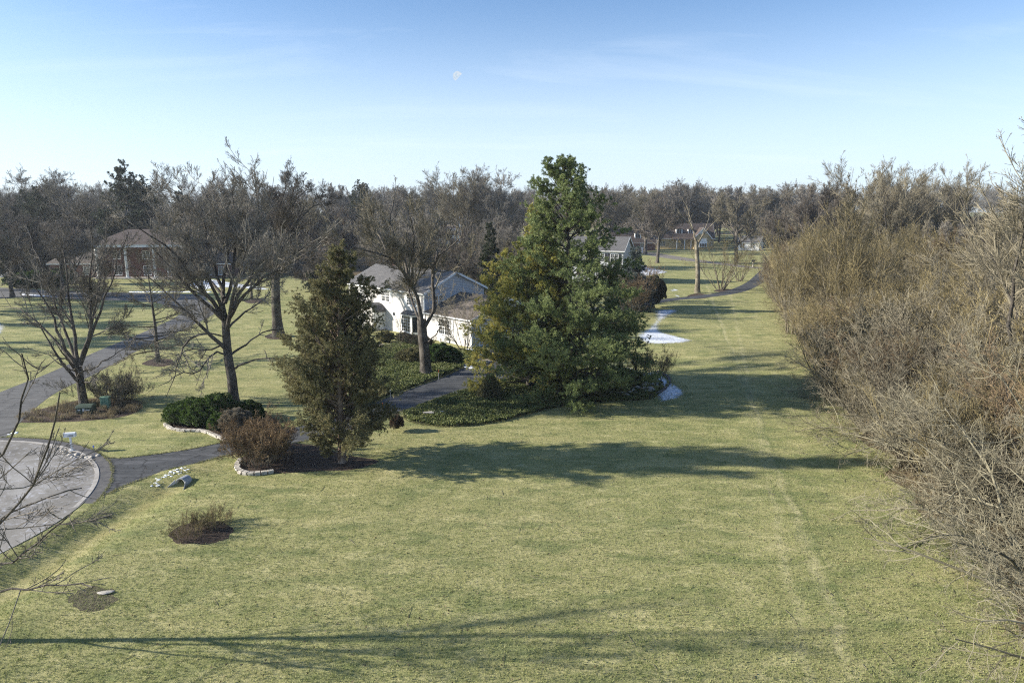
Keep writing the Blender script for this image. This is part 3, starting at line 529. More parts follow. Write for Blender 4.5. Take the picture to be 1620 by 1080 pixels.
hero('bare_tree', 'large leaning bare tree with a thick forked trunk in front of the white house', (675, 592), [(674, 594), (672, 560), (668, 525), (667, 505)], (0.56, 0.42), [
    ([(667, 508), (661, 478), (650, 448), (632, 418), (612, 400), (585, 385), (558, 365), (530, 345)], .27, -4), ([(646, 440), (638, 405), (624, 372), (616, 340), (622, 300), (628, 262)], .17, 4),
    ([(670, 520), (684, 495), (686, 460), (684, 425), (672, 398), (660, 370), (640, 345)], .26, 2), ([(684, 432), (692, 408), (706, 392), (724, 375), (732, 350), (728, 322)], .14, -3), ([(685, 440), (690, 400), (686, 360), (694, 325), (690, 290)], .13, 5),
    ([(672, 545), (688, 530), (697, 505), (694, 475)], .10, -3), ([(655, 455), (652, 410), (655, 370), (648, 330), (655, 290)], .12, -5), ([(612, 400), (600, 370), (585, 340), (575, 310), (580, 285)], .12, 5), ([(680, 420), (700, 430), (730, 420), (752, 400)], .08, -6),
    ([(632, 418), (600, 360), (590, 320), (600, 290)], .10, 8), ([(668, 515), (650, 470), (640, 400), (660, 340), (668, 300)], .14, 9)],
    13, dens=.85, twig=M_TWIG)
hero('bare_tree', 'thick ivy-dark trunked bare tree left of the brown-green cedar crown', (440, 532), [(441, 532), (437, 490), (436, 445), (437, 400)], (0.66, 0.42), [
    ([(437, 402), (432, 360), (418, 320), (405, 285), (395, 262)], .22, 3), ([(437, 405), (449, 355), (462, 310), (478, 262)], .22, -3), ([(437, 402), (436, 350), (448, 300), (458, 242)], .20, 5), ([(438, 410), (462, 365), (488, 320), (512, 282)], .18, 4),
    ([(437, 420), (420, 400), (400, 380), (380, 350), (372, 320)], .15, -4), ([(438, 430), (460, 412), (485, 398), (508, 372), (525, 340)], .14, -5), ([(437, 400), (450, 340), (485, 290), (500, 262)], .14, 7)],
    14, dens=1.1, bark=M_BARKD, twig=M_TWIGD, extra=4, H=16)
hero('bare_tree', 'pruned forked bare tree with a pale smooth trunk beside the asphalt path', (1103, 463), [(1103, 463), (1104, 430), (1102, 392), (1102, 382)], (0.50, 0.36), [
    ([(1102, 385), (1096, 362), (1090, 345), (1091, 328)], .24, 2), ([(1102, 388), (1112, 372), (1124, 358), (1137, 345)], .22, -2), ([(1097, 365), (1088, 350), (1072, 338), (1060, 330)], .12, -2), ([(1092, 350), (1088, 330), (1078, 312)], .10, 3),
    ([(1110, 375), (1120, 350), (1122, 325), (1115, 308)], .12, 4)], 15, dens=0.45, bark=M_BARKP, lv=((7, .32, 40, .3), (5, .4, 40, .2), (4, .5, 38, .1)))
# prototypes of the other bare trees (built once, copied as whole things)
LVB = ((9, .48, 38, .45), (8, .52, 36, .3), (8, .66, 32, .2), (3, .85, 28, .1))
PR = {'oak': tree_meshes('oak', 21, 18, .42, 'oak', 1.35, None, M_BARK, M_TWIGD, .010), 'oak2': tree_meshes('oak_b', 22, 18, .45, 'oak', 1.2, None, M_BARK, M_TWIG, .010), 'vase': tree_meshes('vase', 23, 20, .38, 'vase', 1.1, None, M_BARK, M_TWIG, .010),
      'vase2': tree_meshes('vase_b', 24, 20, .36, 'vase', 1.2, LVB, M_BARK, M_TWIGFAR, .013), 'round': tree_meshes('round', 25, 14, .30, 'round', 1.2, None, M_BARKD, M_TWIGD, .010), 'round2': tree_meshes('round_b', 26, 16, .32, 'round', 1.6, LVB, M_BARK, M_TWIGFAR, .013),
      'slim': tree_meshes('slim', 27, 18, .24, 'slim', 1.0, None, M_BARKP, M_TWIG, .010), 'pinoak': tree_meshes('pin_oak', 28, 12, .26, 'pinoak', .9, ((8, .42, 36, .25), (6, .55, 34, .2), (3, .7, 32, .1)), M_BARK, M_TWIG, .008), 'red': tree_meshes('red', 29, 15, .28, 'round', 1.3, None, M_BARK, M_TWIGRED, .010)}
rnd = random.Random(5)
def top(py, Y): return CH-(py-HOR)/F*Y
for px, py, tp_, kd, lb in [(250, 572, 408, 'pinoak', 'small bare pin oak with dense low branches between the road and the tall maple'), (1040, 416, 300, 'oak', 'broad dark oak with a thick trunk on the lawn left of the pruned tree'),
        (1004, 396, 300, 'vase', 'bare tree close to the corner of the pale sided house roof'), (1165, 416, 292, 'oak2', 'wide crowned oak in front of the small white cottage'), (1021, 402, 292, 'oak2', 'pale limbed oak between the broad dark oak and the sided house'),
        (398, 474, 330, 'slim', 'slender young tree on a mulch ring between the tall maple and the thick trunked tree'), (720, 445, 335, 'round', 'round crowned tree behind the gable of the white house'), (640, 405, 285, 'round2', 'bare round tree on the rise left of the white building'),
        (100, 470, 330, 'oak', 'bare tree in front of the low brick wing'), (340, 440, 300, 'vase', 'bare tree right of the brick house portico'), (560, 420, 320, 'round', 'bare tree behind the roof chimney of the white house'), (735, 425, 268, 'vase', 'tall vase shaped tree whose top stands above the middle woods'),
        (780, 425, 266, 'vase2', 'tall fan shaped tree left of the pine top'), (700, 420, 285, 'slim', 'slender tall tree between the leaning tree and the vase shaped trees'), (520, 470, 350, 'round', 'dense bare tree behind the cedar'), (50, 415, 268, 'oak2', 'crooked tall tree at the far left skyline'),
        (85, 412, 272, 'vase2', 'tall bare tree right of the crooked skyline tree'), (20, 470, 320, 'oak', 'bare tree left of the clipped yew group'), (120, 449, 340, 'round2', 'bare tree in front of the low brick wing windows'), (1265, 440, 268, 'oak', 'dark oak behind the thicket where it meets the path')]:
    b = G(px, py); mt = PR[kd]; Hn = {'oak': 18, 'oak2': 18, 'vase': 21, 'vase2': 21, 'round': 14.5, 'round2': 16.5, 'slim': 18, 'pinoak': 13, 'red': 15}[kd]
    plant_tree('bare_tree', lb, 'tree', mt, b, rnd.uniform(0, 6.28), top(tp_, b[1])/Hn)
for x_, y_, s_, lb in [(-72, 78, .9, 'bare tree just outside the left edge shading the near side of the road'), (-84, 92, 1.0, 'bare tree outside the left edge casting shade on the far lawn'), (-96, 104, 1.0, 'bare tree outside the left edge beyond the road bend'), (-104, 120, 1.05, 'bare tree outside the left edge near the forecourt'), (-112, 132, 1.0, 'bare tree outside the left edge beside the far drive'), (-90, 112, .9, 'bare tree on the far lawn at the left picture edge')]:
    plant_tree('bare_tree', lb, 'tree', PR['round2' if x_ % 2 else 'oak'], (x_, y_), x_*.7, s_)
# woodland belts behind the lawns
placed = []
def belt(n, reg, kinds, hr, label, group, seed, mind=6, name='woodland_tree'):
    rg = random.Random(seed); k = 0; tries = 0
    while k < n and tries < n*60:
        tries += 1; px = rg.uniform(reg[0], reg[1]); Y = rg.uniform(reg[2], reg[3]); x = (px-CX)/F*(Y*0.98+3)
        if any((x-a)**2+(Y-c)**2 < mind*mind for a, c in placed): continue
        if any(abs((x-hx)*ca+(Y-hy)*sa) < hw and abs(-(x-hx)*sa+(Y-hy)*ca) < hd for hx, hy, ca, sa, hw, hd in KEEP): continue
        if SIGHT(x, Y, px): continue
        placed.append((x, Y)); kd = rg.choice(kinds); Hn = {'oak': 18, 'oak2': 18, 'vase': 21, 'vase2': 21, 'round': 14.5, 'round2': 16.5, 'slim': 18, 'red': 15}[kd]
        plant_tree(name, label, 'tree', PR[kd], (x, Y), rg.uniform(0, 6.28), rg.uniform(*hr)/Hn, group); k += 1
KEEP = [(-89, 164, 1, 0, 26, 12), (-13, 90, .70, -.71, 16, 12)]
def SIGHT(x, Y, px):
    if 650 < px < 740 and Y < 322: return Y > 120 and rnd.random() < 0.95
    if 1040 < px < 1200 and Y < 290: return True
    if 955 < px < 1040 and Y < 250: return True
    return False
belt(52, (-90, 560, 172, 245), ['oak', 'oak2', 'vase', 'round', 'round2', 'red'], (15, 23.5), 'bare tree in the woods behind the brick house', 'bare trees behind the brick house', 1, 6)
belt(62, (-60, 960, 245, 420), ['oak2', 'vase2', 'round2', 'oak', 'red'], (21, 31), 'far bare tree in the grey woods on the left and middle skyline', 'far bare trees on the left and middle skyline', 2, 8)
belt(34, (540, 830, 112, 235), ['round2', 'round', 'oak2', 'vase2'], (9, 16), 'bare tree in the woods just behind the white house', 'bare trees behind the white house', 3, 5)
belt(44, (950, 1330, 292, 420), ['oak', 'oak2', 'round2', 'vase2'], (22, 31), 'far bare oak behind the yellow stone cottage', 'far bare oaks behind the stone cottage', 4, 8)
belt(26, (1195, 1420, 150, 290), ['oak', 'round2', 'red', 'oak2'], (12, 17.5), 'bare tree in the woods beyond the far end of the thicket', 'bare trees beyond the thicket end', 5, 7)
belt(11, (1325, 1480, 112, 150), ['vase', 'slim', 'slim', 'vase'], (20.5, 25), 'tall bare tree standing above the thicket on the right skyline', 'tall trees above the thicket', 6, 6)
belt(40, (1420, 1700, 85, 260), ['round2', 'red', 'oak2', 'slim'], (12.5, 17.5), 'bare tree deep in the right hand woods', 'bare trees deep in the right hand woods', 7, 7)
# far wood that reads as one mass
rng = np.random.default_rng(77); A = Mesh(); nT = 420
px_ = rng.uniform(-150, 1780, nT); Yt = rng.uniform(400, 640, nT); base = np.stack([(px_-CX)/F*Yt, Yt, h(0*Yt, Yt)], 1)
P, Q = paths(base, np.tile([0, 0, 1.0], (nT, 1)), rng.uniform(12, 18, nT), 4, rng, .03, .3, np.full(nT, .3), np.full(nT, .12)); A.tubes(P, Q, 4)
for k, lr, an, up in ((9, .75, 38, .5), (10, .5, 40, .3), (10, .45, 40, .2)): P, Q = children(P, Q, int(len(P)*k), rng, .3, 1, lr, an, 14, up, .12, 3, .6, .035, .3); A.tubes(P, Q, 3)
props(link('distant_woods', A.make('distant_woods', M_TWIGFAR)), 'grey mass of bare woods along the whole far horizon', 'woods', None, 'stuff')
# ------------------------------------------------------------------ conifers
def needles(p, d, n, ln, wd, rng, spread=1.0):
    m = len(p)*n; P = np.repeat(p, n, 0); D = np.repeat(d, n, 0); dd = nrm(D+rng.normal(0, spread, (m, 3))); u, v = perp(dd); ph = rng.random(m)*6.283
    s = (np.cos(ph)[:, None]*u+np.sin(ph)[:, None]*v)*wd*0.5; l = (ln*rng.uniform(.7, 1.3, m))[:, None]; mid = P+dd*l*0.55; tip = P+dd*l
    V = np.stack([P, mid+s, tip, mid-s], 1).reshape(-1, 3); q = (np.arange(m)*4)[:, None]+np.arange(4); return V, q
def conifer(name, seed, H, r, prof, z0=0.06, nwh=40, per=5, angf=lambda t: 80-40*t, up=.3, b2=14, b3=4, tufts=3, nn=9, nl=.22, nw=.035, lean=(0, 0), skip=None, needle=None, bark=None, sp=.75, jit=.25, wander=.07, lr2=.34, irregular=0, flat=.5, u2=.25, tj=.6):
    rng = np.random.default_rng(seed); K = 10
    tp, tr = paths(np.zeros((1, 3)), np.array([[lean[0], lean[1], 1.0]]), np.array([H]), 14, rng, .012, .2, np.array([r]), np.array([.03])); tr[:, 0] *= 1.3
    n = nwh*per; t = z0+(1-z0)*((np.repeat(np.arange(nwh), per)+rng.random(n)*tj)/nwh)**0.95; t = np.clip(t, 0, .995); f = t*14; i = np.minimum(f.astype(int), 13); fr = (f-i)[:, None]; p = tp[0, i]*(1-fr)+tp[0, i+1]*fr
    ph = rng.random(n)*6.283; keep = np.ones(n, bool)
    if skip: keep = ~skip(t, ph, rng)
    t, ph, p = t[keep], ph[keep], p[keep]; n = len(t)
    an = np.radians(angf(t)+rng.normal(0, 8, n)); d = np.stack([np.cos(ph)*np.sin(an), np.sin(ph)*np.sin(an), np.cos(an)], 1)
    ln = np.interp(t, prof[0], prof[1])*rng.uniform(1-jit*1.6, 1+jit*.5, n)*(1+irregular*np.sin(ph*2+t*9+seed)*np.sin(ph*3+seed)); ln = np.maximum(ln, .35)
    P, Q = paths(p, d, ln, K, rng, wander, up, np.maximum(ln*.013, .02), np.full(n, .012)); A = Mesh(); A.tubes(tp, tr, 10); A.tubes(P, Q, 5)
    P2, Q2 = children(P, Q, n*b2, rng, .22, 1, lr2, 48, 12, u2, .08, 4, .6, .008, .35, flat, .25, .7); A.tubes(P2[::2], Q2[::2], 3)
    P3, Q3 = children(P2, Q2, len(P2)*b3, rng, .15, 1, .5, 45, 12, .3, .08, 2, .6, .006, .3, .2, .15)
    tt = rng.random((tufts, len(P3), 1)); tt[0] = 1; pp = (P3[None, :, 0]*(1-tt)+P3[None, :, -1]*tt).reshape(-1, 3); dd = np.tile(nrm(P3[:, -1]-P3[:, 0]), (tufts, 1)); dd = nrm(dd+np.array([0, 0, .35]))
    return A.make(name+'_trunk', bark or M_BARKD, True), npmesh(name+'_crown', *(lambda v, q: (v, [q]))(*needles(pp, dd, nn, nl, nw, rng, sp)), needle or M_PINE)
def plant_conifer(name, label, mt, base_px, s=1.0, rz=0, Y=None, z=-.05):
    b = G(*base_px) if Y is None else np.array([(base_px[0]-CX)/F*Y*.985, Y]); return plant_tree(name, label, 'tree', mt, (b[0], b[1], z), rz, s)
bp = G(905, 622); Hp = float(T(905, 232, bp[1])[2])
pine = conifer('pine', 31, Hp-1.2, .42, ([0, .06, .2, .35, .5, .62, .72, .8, .88, .94, 1], [5.8, 6.4, 6.4, 5.9, 5.1, 4.3, 3.8, 3.6, 2.8, 1.7, .3]), .05, 25, 8, lambda t: np.interp(t, [0, .5, .7, .85, 1], [92, 82, 62, 46, 28]), .32, 16, 5, 3, 16, .17, .027, irregular=.08, jit=.16, lr2=.27, flat=.88, u2=.12, tj=.28)
plant_conifer('pine_tree', 'tall dark green white pine with upswept tip branches at the centre of the lawn', pine, (905, 622), rz=.4)
bq = G(838, 612); Hq = float(T(833, 300, bq[1])[2])
pine2 = conifer('golden_pine', 32, Hq-1.0, .30, ([0, .06, .2, .35, .5, .65, .8, .9, 1], [4.2, 5.0, 5.2, 4.9, 4.0, 2.9, 1.7, 1.0, .3]), .04, 24, 7, lambda t: np.interp(t, [0, .5, 1], [86, 72, 40]), .32, 14, 5, 3, 13, .17, .028, needle=M_PINEY, irregular=.08, jit=.18, lr2=.28, flat=.85, u2=.15, tj=.3)
plant_conifer('pine_tree', 'yellowish green pine with golden needles leaning on the left of the dark pine', pine2, (838, 614), rz=1.0)
bc = G(541, 731); Hc = float(T(560, 388, bc[1])[2])
cedar = conifer('cedar', 33, Hc-.5, .22, ([0, .05, .15, .3, .5, .65, .75, .85, .95, 1], [2.2, 3.2, 3.5, 3.6, 3.3, 2.6, 1.9, 1.7, 1.0, .5]), .045, 54, 5, lambda t: np.interp(t, [0, .3, 1], [78, 60, 30]), .5, 12, 6, 3, 12, .11, .026, lean=(.01, .02), needle=M_CEDAR, bark=M_BARKC, sp=.95,
                skip=lambda t, ph, rng: ((np.abs(np.angle(np.exp(1j*(ph+math.pi/2-0.15)))) < .55) & (t > .12) & (t < .82)) | ((np.abs(np.angle(np.exp(1j*(ph-0.2)))) < .5) & (rng.random(len(t)) < .35)), irregular=.28, jit=.4, wander=.1, lr2=.30)
plant_conifer('cedar_tree', 'olive brown red cedar with an exposed pale trunk beside the driveway shrub', cedar, (541, 731))
spr = conifer('spruce', 34, 12, .16, ([0, .1, .3, .6, 1], [2.0, 2.4, 2.0, 1.3, .2]), .03, 34, 6, lambda t: 100-20*t, -.1, 9, 3, 3, 8, .16, .05, needle=M_SPRUCE)
spw = conifer('broad_spruce', 35, 12, .18, ([0, .1, .3, .6, .85, 1], [3.4, 3.8, 3.2, 2.3, 1.4, .4]), .03, 28, 6, lambda t: 92-30*t, .2, 9, 3, 3, 8, .2, .06, needle=M_SPRUCE, irregular=.2)
bsp = conifer('blue_spruce', 36, 6, .12, ([0, .1, .3, .6, 1], [2.3, 2.3, 1.8, 1.1, .15]), .03, 24, 6, lambda t: 88-20*t, .2, 8, 3, 3, 8, .14, .04, needle=M_BLUESPR)
for px, Yw, tp_, mt, hn, lb in [(776, 104, 352, spr, 12, 'narrow dark spruce between the house gable and the golden pine'), (203, 178, 262, spw, 12, 'dark pine spiking above the woods behind the brick portico'), (232, 190, 284, spw, 12, 'second dark conifer right of the spiking pine on the skyline'),
        (60, 175, 300, spw, 12, 'dark conifer at the left skyline beneath the crooked tree'), (40, 182, 305, spw, 12, 'dark conifer left of the brick wing woods'), (22, 162, 375, spw, 12, 'dense blackish conifer beside the low brick wing on the far left'), (50, 163, 382, spw, 12, 'dense blackish conifer touching the left end of the brick wing'), (2, 160, 372, spw, 12, 'dense blackish conifer at the left picture edge'),
        (568, 260, 290, spw, 12, 'small conifer tip on the skyline above the cedar'), (580, 262, 292, spr, 12, 'narrow conifer tip right of the small skyline conifer'), (495, 130, 400, spw, 12, 'dark conifer behind the cedar left side'), (290, 200, 300, spw, 12, 'dark conifer half hidden behind the tall maple limbs'), (310, 185, 330, spw, 12, 'olive conifer behind the right end of the brick house'), (1005, 104, 392, bsp, 6, 'blue grey spruce beyond the right side of the dark pine')]:
    if px in (22, 50, 2): Yw += 2
    plant_conifer('conifer' if mt is not spr else 'spruce_tree', lb, mt, (px, 0), (top(tp_, Yw))/hn, rnd.uniform(0, 6), Yw)
# ------------------------------------------------------------------ shrubs
def leafy(name, ells, n, ls, mat, core, seed, nleaf=3, dens_in=.15, rough=.16, coremat=None):
    """rounded bush: leaf faces over lumpy ellipsoids plus a solid, very dark green core"""
    rng = np.random.default_rng(seed); vol = np.array([(e[3]*e[4]*e[5])**.66 for e in ells]); idx = rng.choice(len(ells), n, p=vol/vol.sum()); E = np.array(ells)[idx]
    d = nrm(rng.normal(0, 1, (n, 3))); d[:, 2] = np.where(d[:, 2] < -.25, -d[:, 2], d[:, 2])
    lum = 1+rough*(np.sin(d[:, 0]*7+idx*2)*np.sin(d[:, 1]*8+idx)+.6*np.sin(d[:, 2]*13+d[:, 0]*11))
    rad = (1-dens_in*rng.random(n)**2)*lum; p = E[:, :3]+d*E[:, 3:6]*rad[:, None]; ok = p[:, 2] > .02
    for e in ells: q = (p-np.array(e[:3]))/np.array(e[3:6]); ok &= (np.linalg.norm(q, axis=1) > .72)
    V, q = needles(p[ok], d[ok], nleaf, ls, ls*.45, rng, .7); me = npmesh(name, V, [q], mat)
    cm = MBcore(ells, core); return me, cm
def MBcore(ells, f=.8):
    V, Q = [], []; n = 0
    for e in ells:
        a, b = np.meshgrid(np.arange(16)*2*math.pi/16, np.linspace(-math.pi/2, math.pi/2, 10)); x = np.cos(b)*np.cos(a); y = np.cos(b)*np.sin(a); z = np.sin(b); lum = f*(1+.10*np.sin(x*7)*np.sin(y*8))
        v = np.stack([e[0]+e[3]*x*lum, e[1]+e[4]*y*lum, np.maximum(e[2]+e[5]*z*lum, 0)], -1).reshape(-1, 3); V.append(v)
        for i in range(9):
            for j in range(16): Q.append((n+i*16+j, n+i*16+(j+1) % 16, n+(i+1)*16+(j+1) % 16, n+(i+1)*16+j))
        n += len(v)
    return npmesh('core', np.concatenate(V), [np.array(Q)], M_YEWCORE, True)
def bush(name, label, px, py, ells, n, ls, mat, seed=0, core=.8, cat='shrub', group=None, **kw):
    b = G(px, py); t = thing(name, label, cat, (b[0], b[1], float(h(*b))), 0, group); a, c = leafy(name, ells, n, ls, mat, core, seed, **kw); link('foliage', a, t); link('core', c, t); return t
rr = random.Random(3)
mound = [(0, 0, .7, 1.3, 1.2, .95), (1.3, .5, .9, 1.3, 1.2, 1.0), (-1.1, -.3, .5, 1.0, .9, .75), (.5, -.9, .55, 1.1, .9, .75), (1.5, -.7, .5, 1.0, .8, .75), (-.6, .6, .7, 1.1, 1.0, .85)]
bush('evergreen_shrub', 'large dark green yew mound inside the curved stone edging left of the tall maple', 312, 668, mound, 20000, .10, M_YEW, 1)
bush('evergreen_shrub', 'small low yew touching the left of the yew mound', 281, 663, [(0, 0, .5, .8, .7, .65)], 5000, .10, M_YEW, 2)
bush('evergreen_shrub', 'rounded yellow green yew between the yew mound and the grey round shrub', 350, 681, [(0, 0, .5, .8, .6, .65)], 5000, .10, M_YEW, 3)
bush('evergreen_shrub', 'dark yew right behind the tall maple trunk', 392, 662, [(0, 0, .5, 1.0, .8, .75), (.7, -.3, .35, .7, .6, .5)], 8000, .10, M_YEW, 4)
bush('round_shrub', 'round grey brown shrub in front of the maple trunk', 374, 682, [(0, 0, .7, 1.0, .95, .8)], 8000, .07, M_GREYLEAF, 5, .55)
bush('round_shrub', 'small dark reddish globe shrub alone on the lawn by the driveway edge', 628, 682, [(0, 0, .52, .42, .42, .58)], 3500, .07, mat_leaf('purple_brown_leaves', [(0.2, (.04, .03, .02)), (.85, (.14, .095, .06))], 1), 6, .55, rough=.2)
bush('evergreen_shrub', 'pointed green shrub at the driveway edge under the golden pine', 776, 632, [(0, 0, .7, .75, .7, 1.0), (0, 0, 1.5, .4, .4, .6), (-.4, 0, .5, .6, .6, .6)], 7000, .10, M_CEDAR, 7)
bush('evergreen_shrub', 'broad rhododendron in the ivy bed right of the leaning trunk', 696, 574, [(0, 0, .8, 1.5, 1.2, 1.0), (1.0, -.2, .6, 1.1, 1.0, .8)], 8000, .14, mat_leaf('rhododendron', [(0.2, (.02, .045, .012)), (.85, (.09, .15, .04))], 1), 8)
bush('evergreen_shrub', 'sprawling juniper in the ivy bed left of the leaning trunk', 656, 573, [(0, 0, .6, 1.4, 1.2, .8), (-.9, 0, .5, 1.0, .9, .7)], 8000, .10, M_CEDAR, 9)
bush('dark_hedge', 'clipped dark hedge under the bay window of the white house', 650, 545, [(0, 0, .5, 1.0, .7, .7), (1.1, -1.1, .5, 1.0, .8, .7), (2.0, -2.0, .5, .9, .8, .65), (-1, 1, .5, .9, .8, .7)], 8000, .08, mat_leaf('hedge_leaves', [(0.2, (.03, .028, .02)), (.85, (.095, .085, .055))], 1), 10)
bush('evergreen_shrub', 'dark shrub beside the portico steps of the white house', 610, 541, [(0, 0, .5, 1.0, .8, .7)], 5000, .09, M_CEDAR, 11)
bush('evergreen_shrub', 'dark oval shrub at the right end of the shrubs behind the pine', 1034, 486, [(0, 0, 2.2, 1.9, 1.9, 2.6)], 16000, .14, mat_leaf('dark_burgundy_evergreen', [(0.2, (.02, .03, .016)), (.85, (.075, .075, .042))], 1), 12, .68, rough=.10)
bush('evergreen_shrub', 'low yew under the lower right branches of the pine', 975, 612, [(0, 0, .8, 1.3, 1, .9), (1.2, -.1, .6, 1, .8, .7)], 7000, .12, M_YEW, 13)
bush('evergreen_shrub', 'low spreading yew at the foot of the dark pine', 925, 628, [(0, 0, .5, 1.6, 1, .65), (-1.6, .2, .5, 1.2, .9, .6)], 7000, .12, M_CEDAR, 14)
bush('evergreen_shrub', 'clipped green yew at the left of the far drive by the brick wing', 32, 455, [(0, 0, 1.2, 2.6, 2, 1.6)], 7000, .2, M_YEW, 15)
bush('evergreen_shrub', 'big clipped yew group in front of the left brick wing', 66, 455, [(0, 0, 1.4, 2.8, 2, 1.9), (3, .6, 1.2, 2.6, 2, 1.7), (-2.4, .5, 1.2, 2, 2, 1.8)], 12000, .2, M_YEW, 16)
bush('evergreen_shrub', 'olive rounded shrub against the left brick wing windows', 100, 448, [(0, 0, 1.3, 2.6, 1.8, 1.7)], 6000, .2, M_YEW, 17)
# bare stemmed shrubs
def stems(name, seed, n, H, R0, ang, mat, lv=((7, .45, 30, .3), (6, .45, 35, .2), (4, .5, 35, .1)), tw=.008, r=.03, wander=.07, up=.35, leaves=None, K=6, ln=(.6, 1.1)):
    rng = np.random.default_rng(seed); a = rng.random(n)*6.283; rad = R0*np.sqrt(rng.random(n)); p = np.stack([rad*np.cos(a), rad*np.sin(a), np.zeros(n)], 1); an = np.radians(np.abs(rng.normal(ang, ang*.45, n))); b = a+rng.normal(0, .5, n)
    d = np.stack([np.cos(b)*np.sin(an), np.sin(b)*np.sin(an), np.cos(an)], 1); P, Q = paths(p, d, H*rng.uniform(*ln, n)/np.maximum(np.cos(an*.8), .55), K, rng, wander, up, np.full(n, r)*rng.uniform(.6, 1.2, n), np.full(n, tw*1.4)); A = Mesh(); A.tubes(P, Q, 5)
    cur = (P, Q); B = Mesh()
    for q, (k, lr, an_, u) in enumerate(lv): cur = children(*cur, int(len(cur[0])*k), rng, .2, 1, lr, an_, 12, u, wander*1.5, 3 if q < len(lv)-1 else 2, .6, tw, .35); B.tubes(cur[0], cur[1], 3)
    lf = None
    if leaves: m = rng.choice(len(cur[0]), leaves[0]); lf = npmesh(name+'_leaves', *(lambda v, q: (v, [q]))(*needles(cur[0][m, -1], nrm(rng.normal(0, 1, (len(m), 3))), 1, leaves[1], leaves[1]*.6, rng, .5)), leaves[2])
    return A.make(name+'_stems', mat[0], True), B.make(name+'_twigs', mat[1]), lf
def plant_stems(name, label, mt, loc, rz=0, s=1.0, group=None, cat='shrub'):
    t = thing(name, label, cat, (loc[0], loc[1], float(h(loc[0], loc[1]))-.02), rz, group, s); link('stem', mt[0], t); link('twigs', mt[1], t)
    if mt[2]: link('leaves', mt[2], t)
    return t
dry = stems('deciduous_shrub', 41, 70, 1.8, .8, 26, (M_TWIG, M_TWIGRED), tw=.006, r=.016, leaves=(5000, .05, M_DRYLEAF))
for px, py, s, lb in [(408, 736, 1.05, 'wide reddish brown shrub with dry tan leaves behind the curved stone edging'), (432, 726, .95, 'reddish twiggy shrub between the dry leaved shrub and the cedar'), (395, 716, .85, 'brown twiggy shrub at the driveway edge behind the dry leaved shrub')]: plant_stems('deciduous_shrub', lb, dry, G(px, py), rr.uniform(0, 6), s)
thin = stems('bare_shrub', 42, 60, 1.1, .9, 26, (M_TWIGTAN, M_TWIGTAN), tw=.005, r=.010, lv=((6, .45, 28, .3), (5, .5, 35, .2)))
for px, py, s, lb in [(297, 850, .72, 'wispy bare shrub at the left end of the small mulch bed'), (345, 832, .66, 'wispy bare shrub at the back right of the small mulch bed'), (322, 831, .55, 'small wispy shrub in the middle back of the small mulch bed')]: plant_stems('bare_shrub', lb, thin, G(px, py), rr.uniform(0, 6), s)
gs = stems('bare_shrub_dense', 43, 70, 2.0, .8, 30, (M_TWIG, M_TWIG), tw=.006, r=.016)
plant_stems('bare_shrub', 'dense rounded bare shrub behind the green utility cabinet', gs, G(178, 636), 0, 1.0)
plant_stems('bare_shrub', 'low bare shrub right of the utility cabinet on the mulch', gs, G(205, 632), 2, .6)
jm = stems('small_ornamental_tree', 44, 9, 5.2, .3, 22, (M_BARKP, M_TWIG), tw=.007, r=.05, lv=((10, .42, 35, .4), (8, .45, 38, .2), (5, .5, 38, .1)))
plant_stems('ornamental_tree', 'pale multi stemmed ornamental tree at the corner of the garage wing', jm, G(735, 558), 1, 1.05, cat='tree')
plant_stems('ornamental_tree', 'thin small tree in front of the bay window hedge', stems('thin_tree', 45, 2, 4.2, .15, 8, (M_BARKP, M_TWIG), tw=.007, r=.04, lv=((12, .4, 40, .4), (6, .45, 38, .2))), G(634, 553), 1, 1.0, cat='tree')
ms_ = stems('multi_stem_tree', 46, 16, 9.5, 1.0, 22, (M_BARKP, M_TWIGTAN), tw=.012, r=.10, lv=((7, .40, 35, .4), (5, .45, 38, .2), (3, .5, 38, .1)))
plant_stems('multi_stem_tree', 'pale multi stemmed tree clump beside the pruned tree', ms_, G(1140, 458), 0, 1.0, cat='tree')
plant_stems('multi_stem_tree', 'smaller multi stemmed clump at the right of the pale clump', ms_, G(1170, 445), 2, .72, cat='tree')
lil = stems('bare_lilac', 47, 26, 4.2, .9, 22, (M_BARKD, M_TWIGRED), tw=.009, r=.03)
for px, py, s, lb in [(1000, 500, 1.1, 'tall dark bare shrub behind the right side of the pine'), (985, 492, 1.2, 'dark bare shrub touching the pine below the sided house'), (1015, 478, 1.1, 'bare shrub between the blue spruce and the dark oval shrub'), (1035, 612, .55, 'low dark bare shrub on the stones right of the pine'), (1008, 606, .6, 'low dark bare shrub under the pine edge')]: plant_stems('bare_shrub', lb, lil, G(px, py), rr.uniform(0, 6), s)
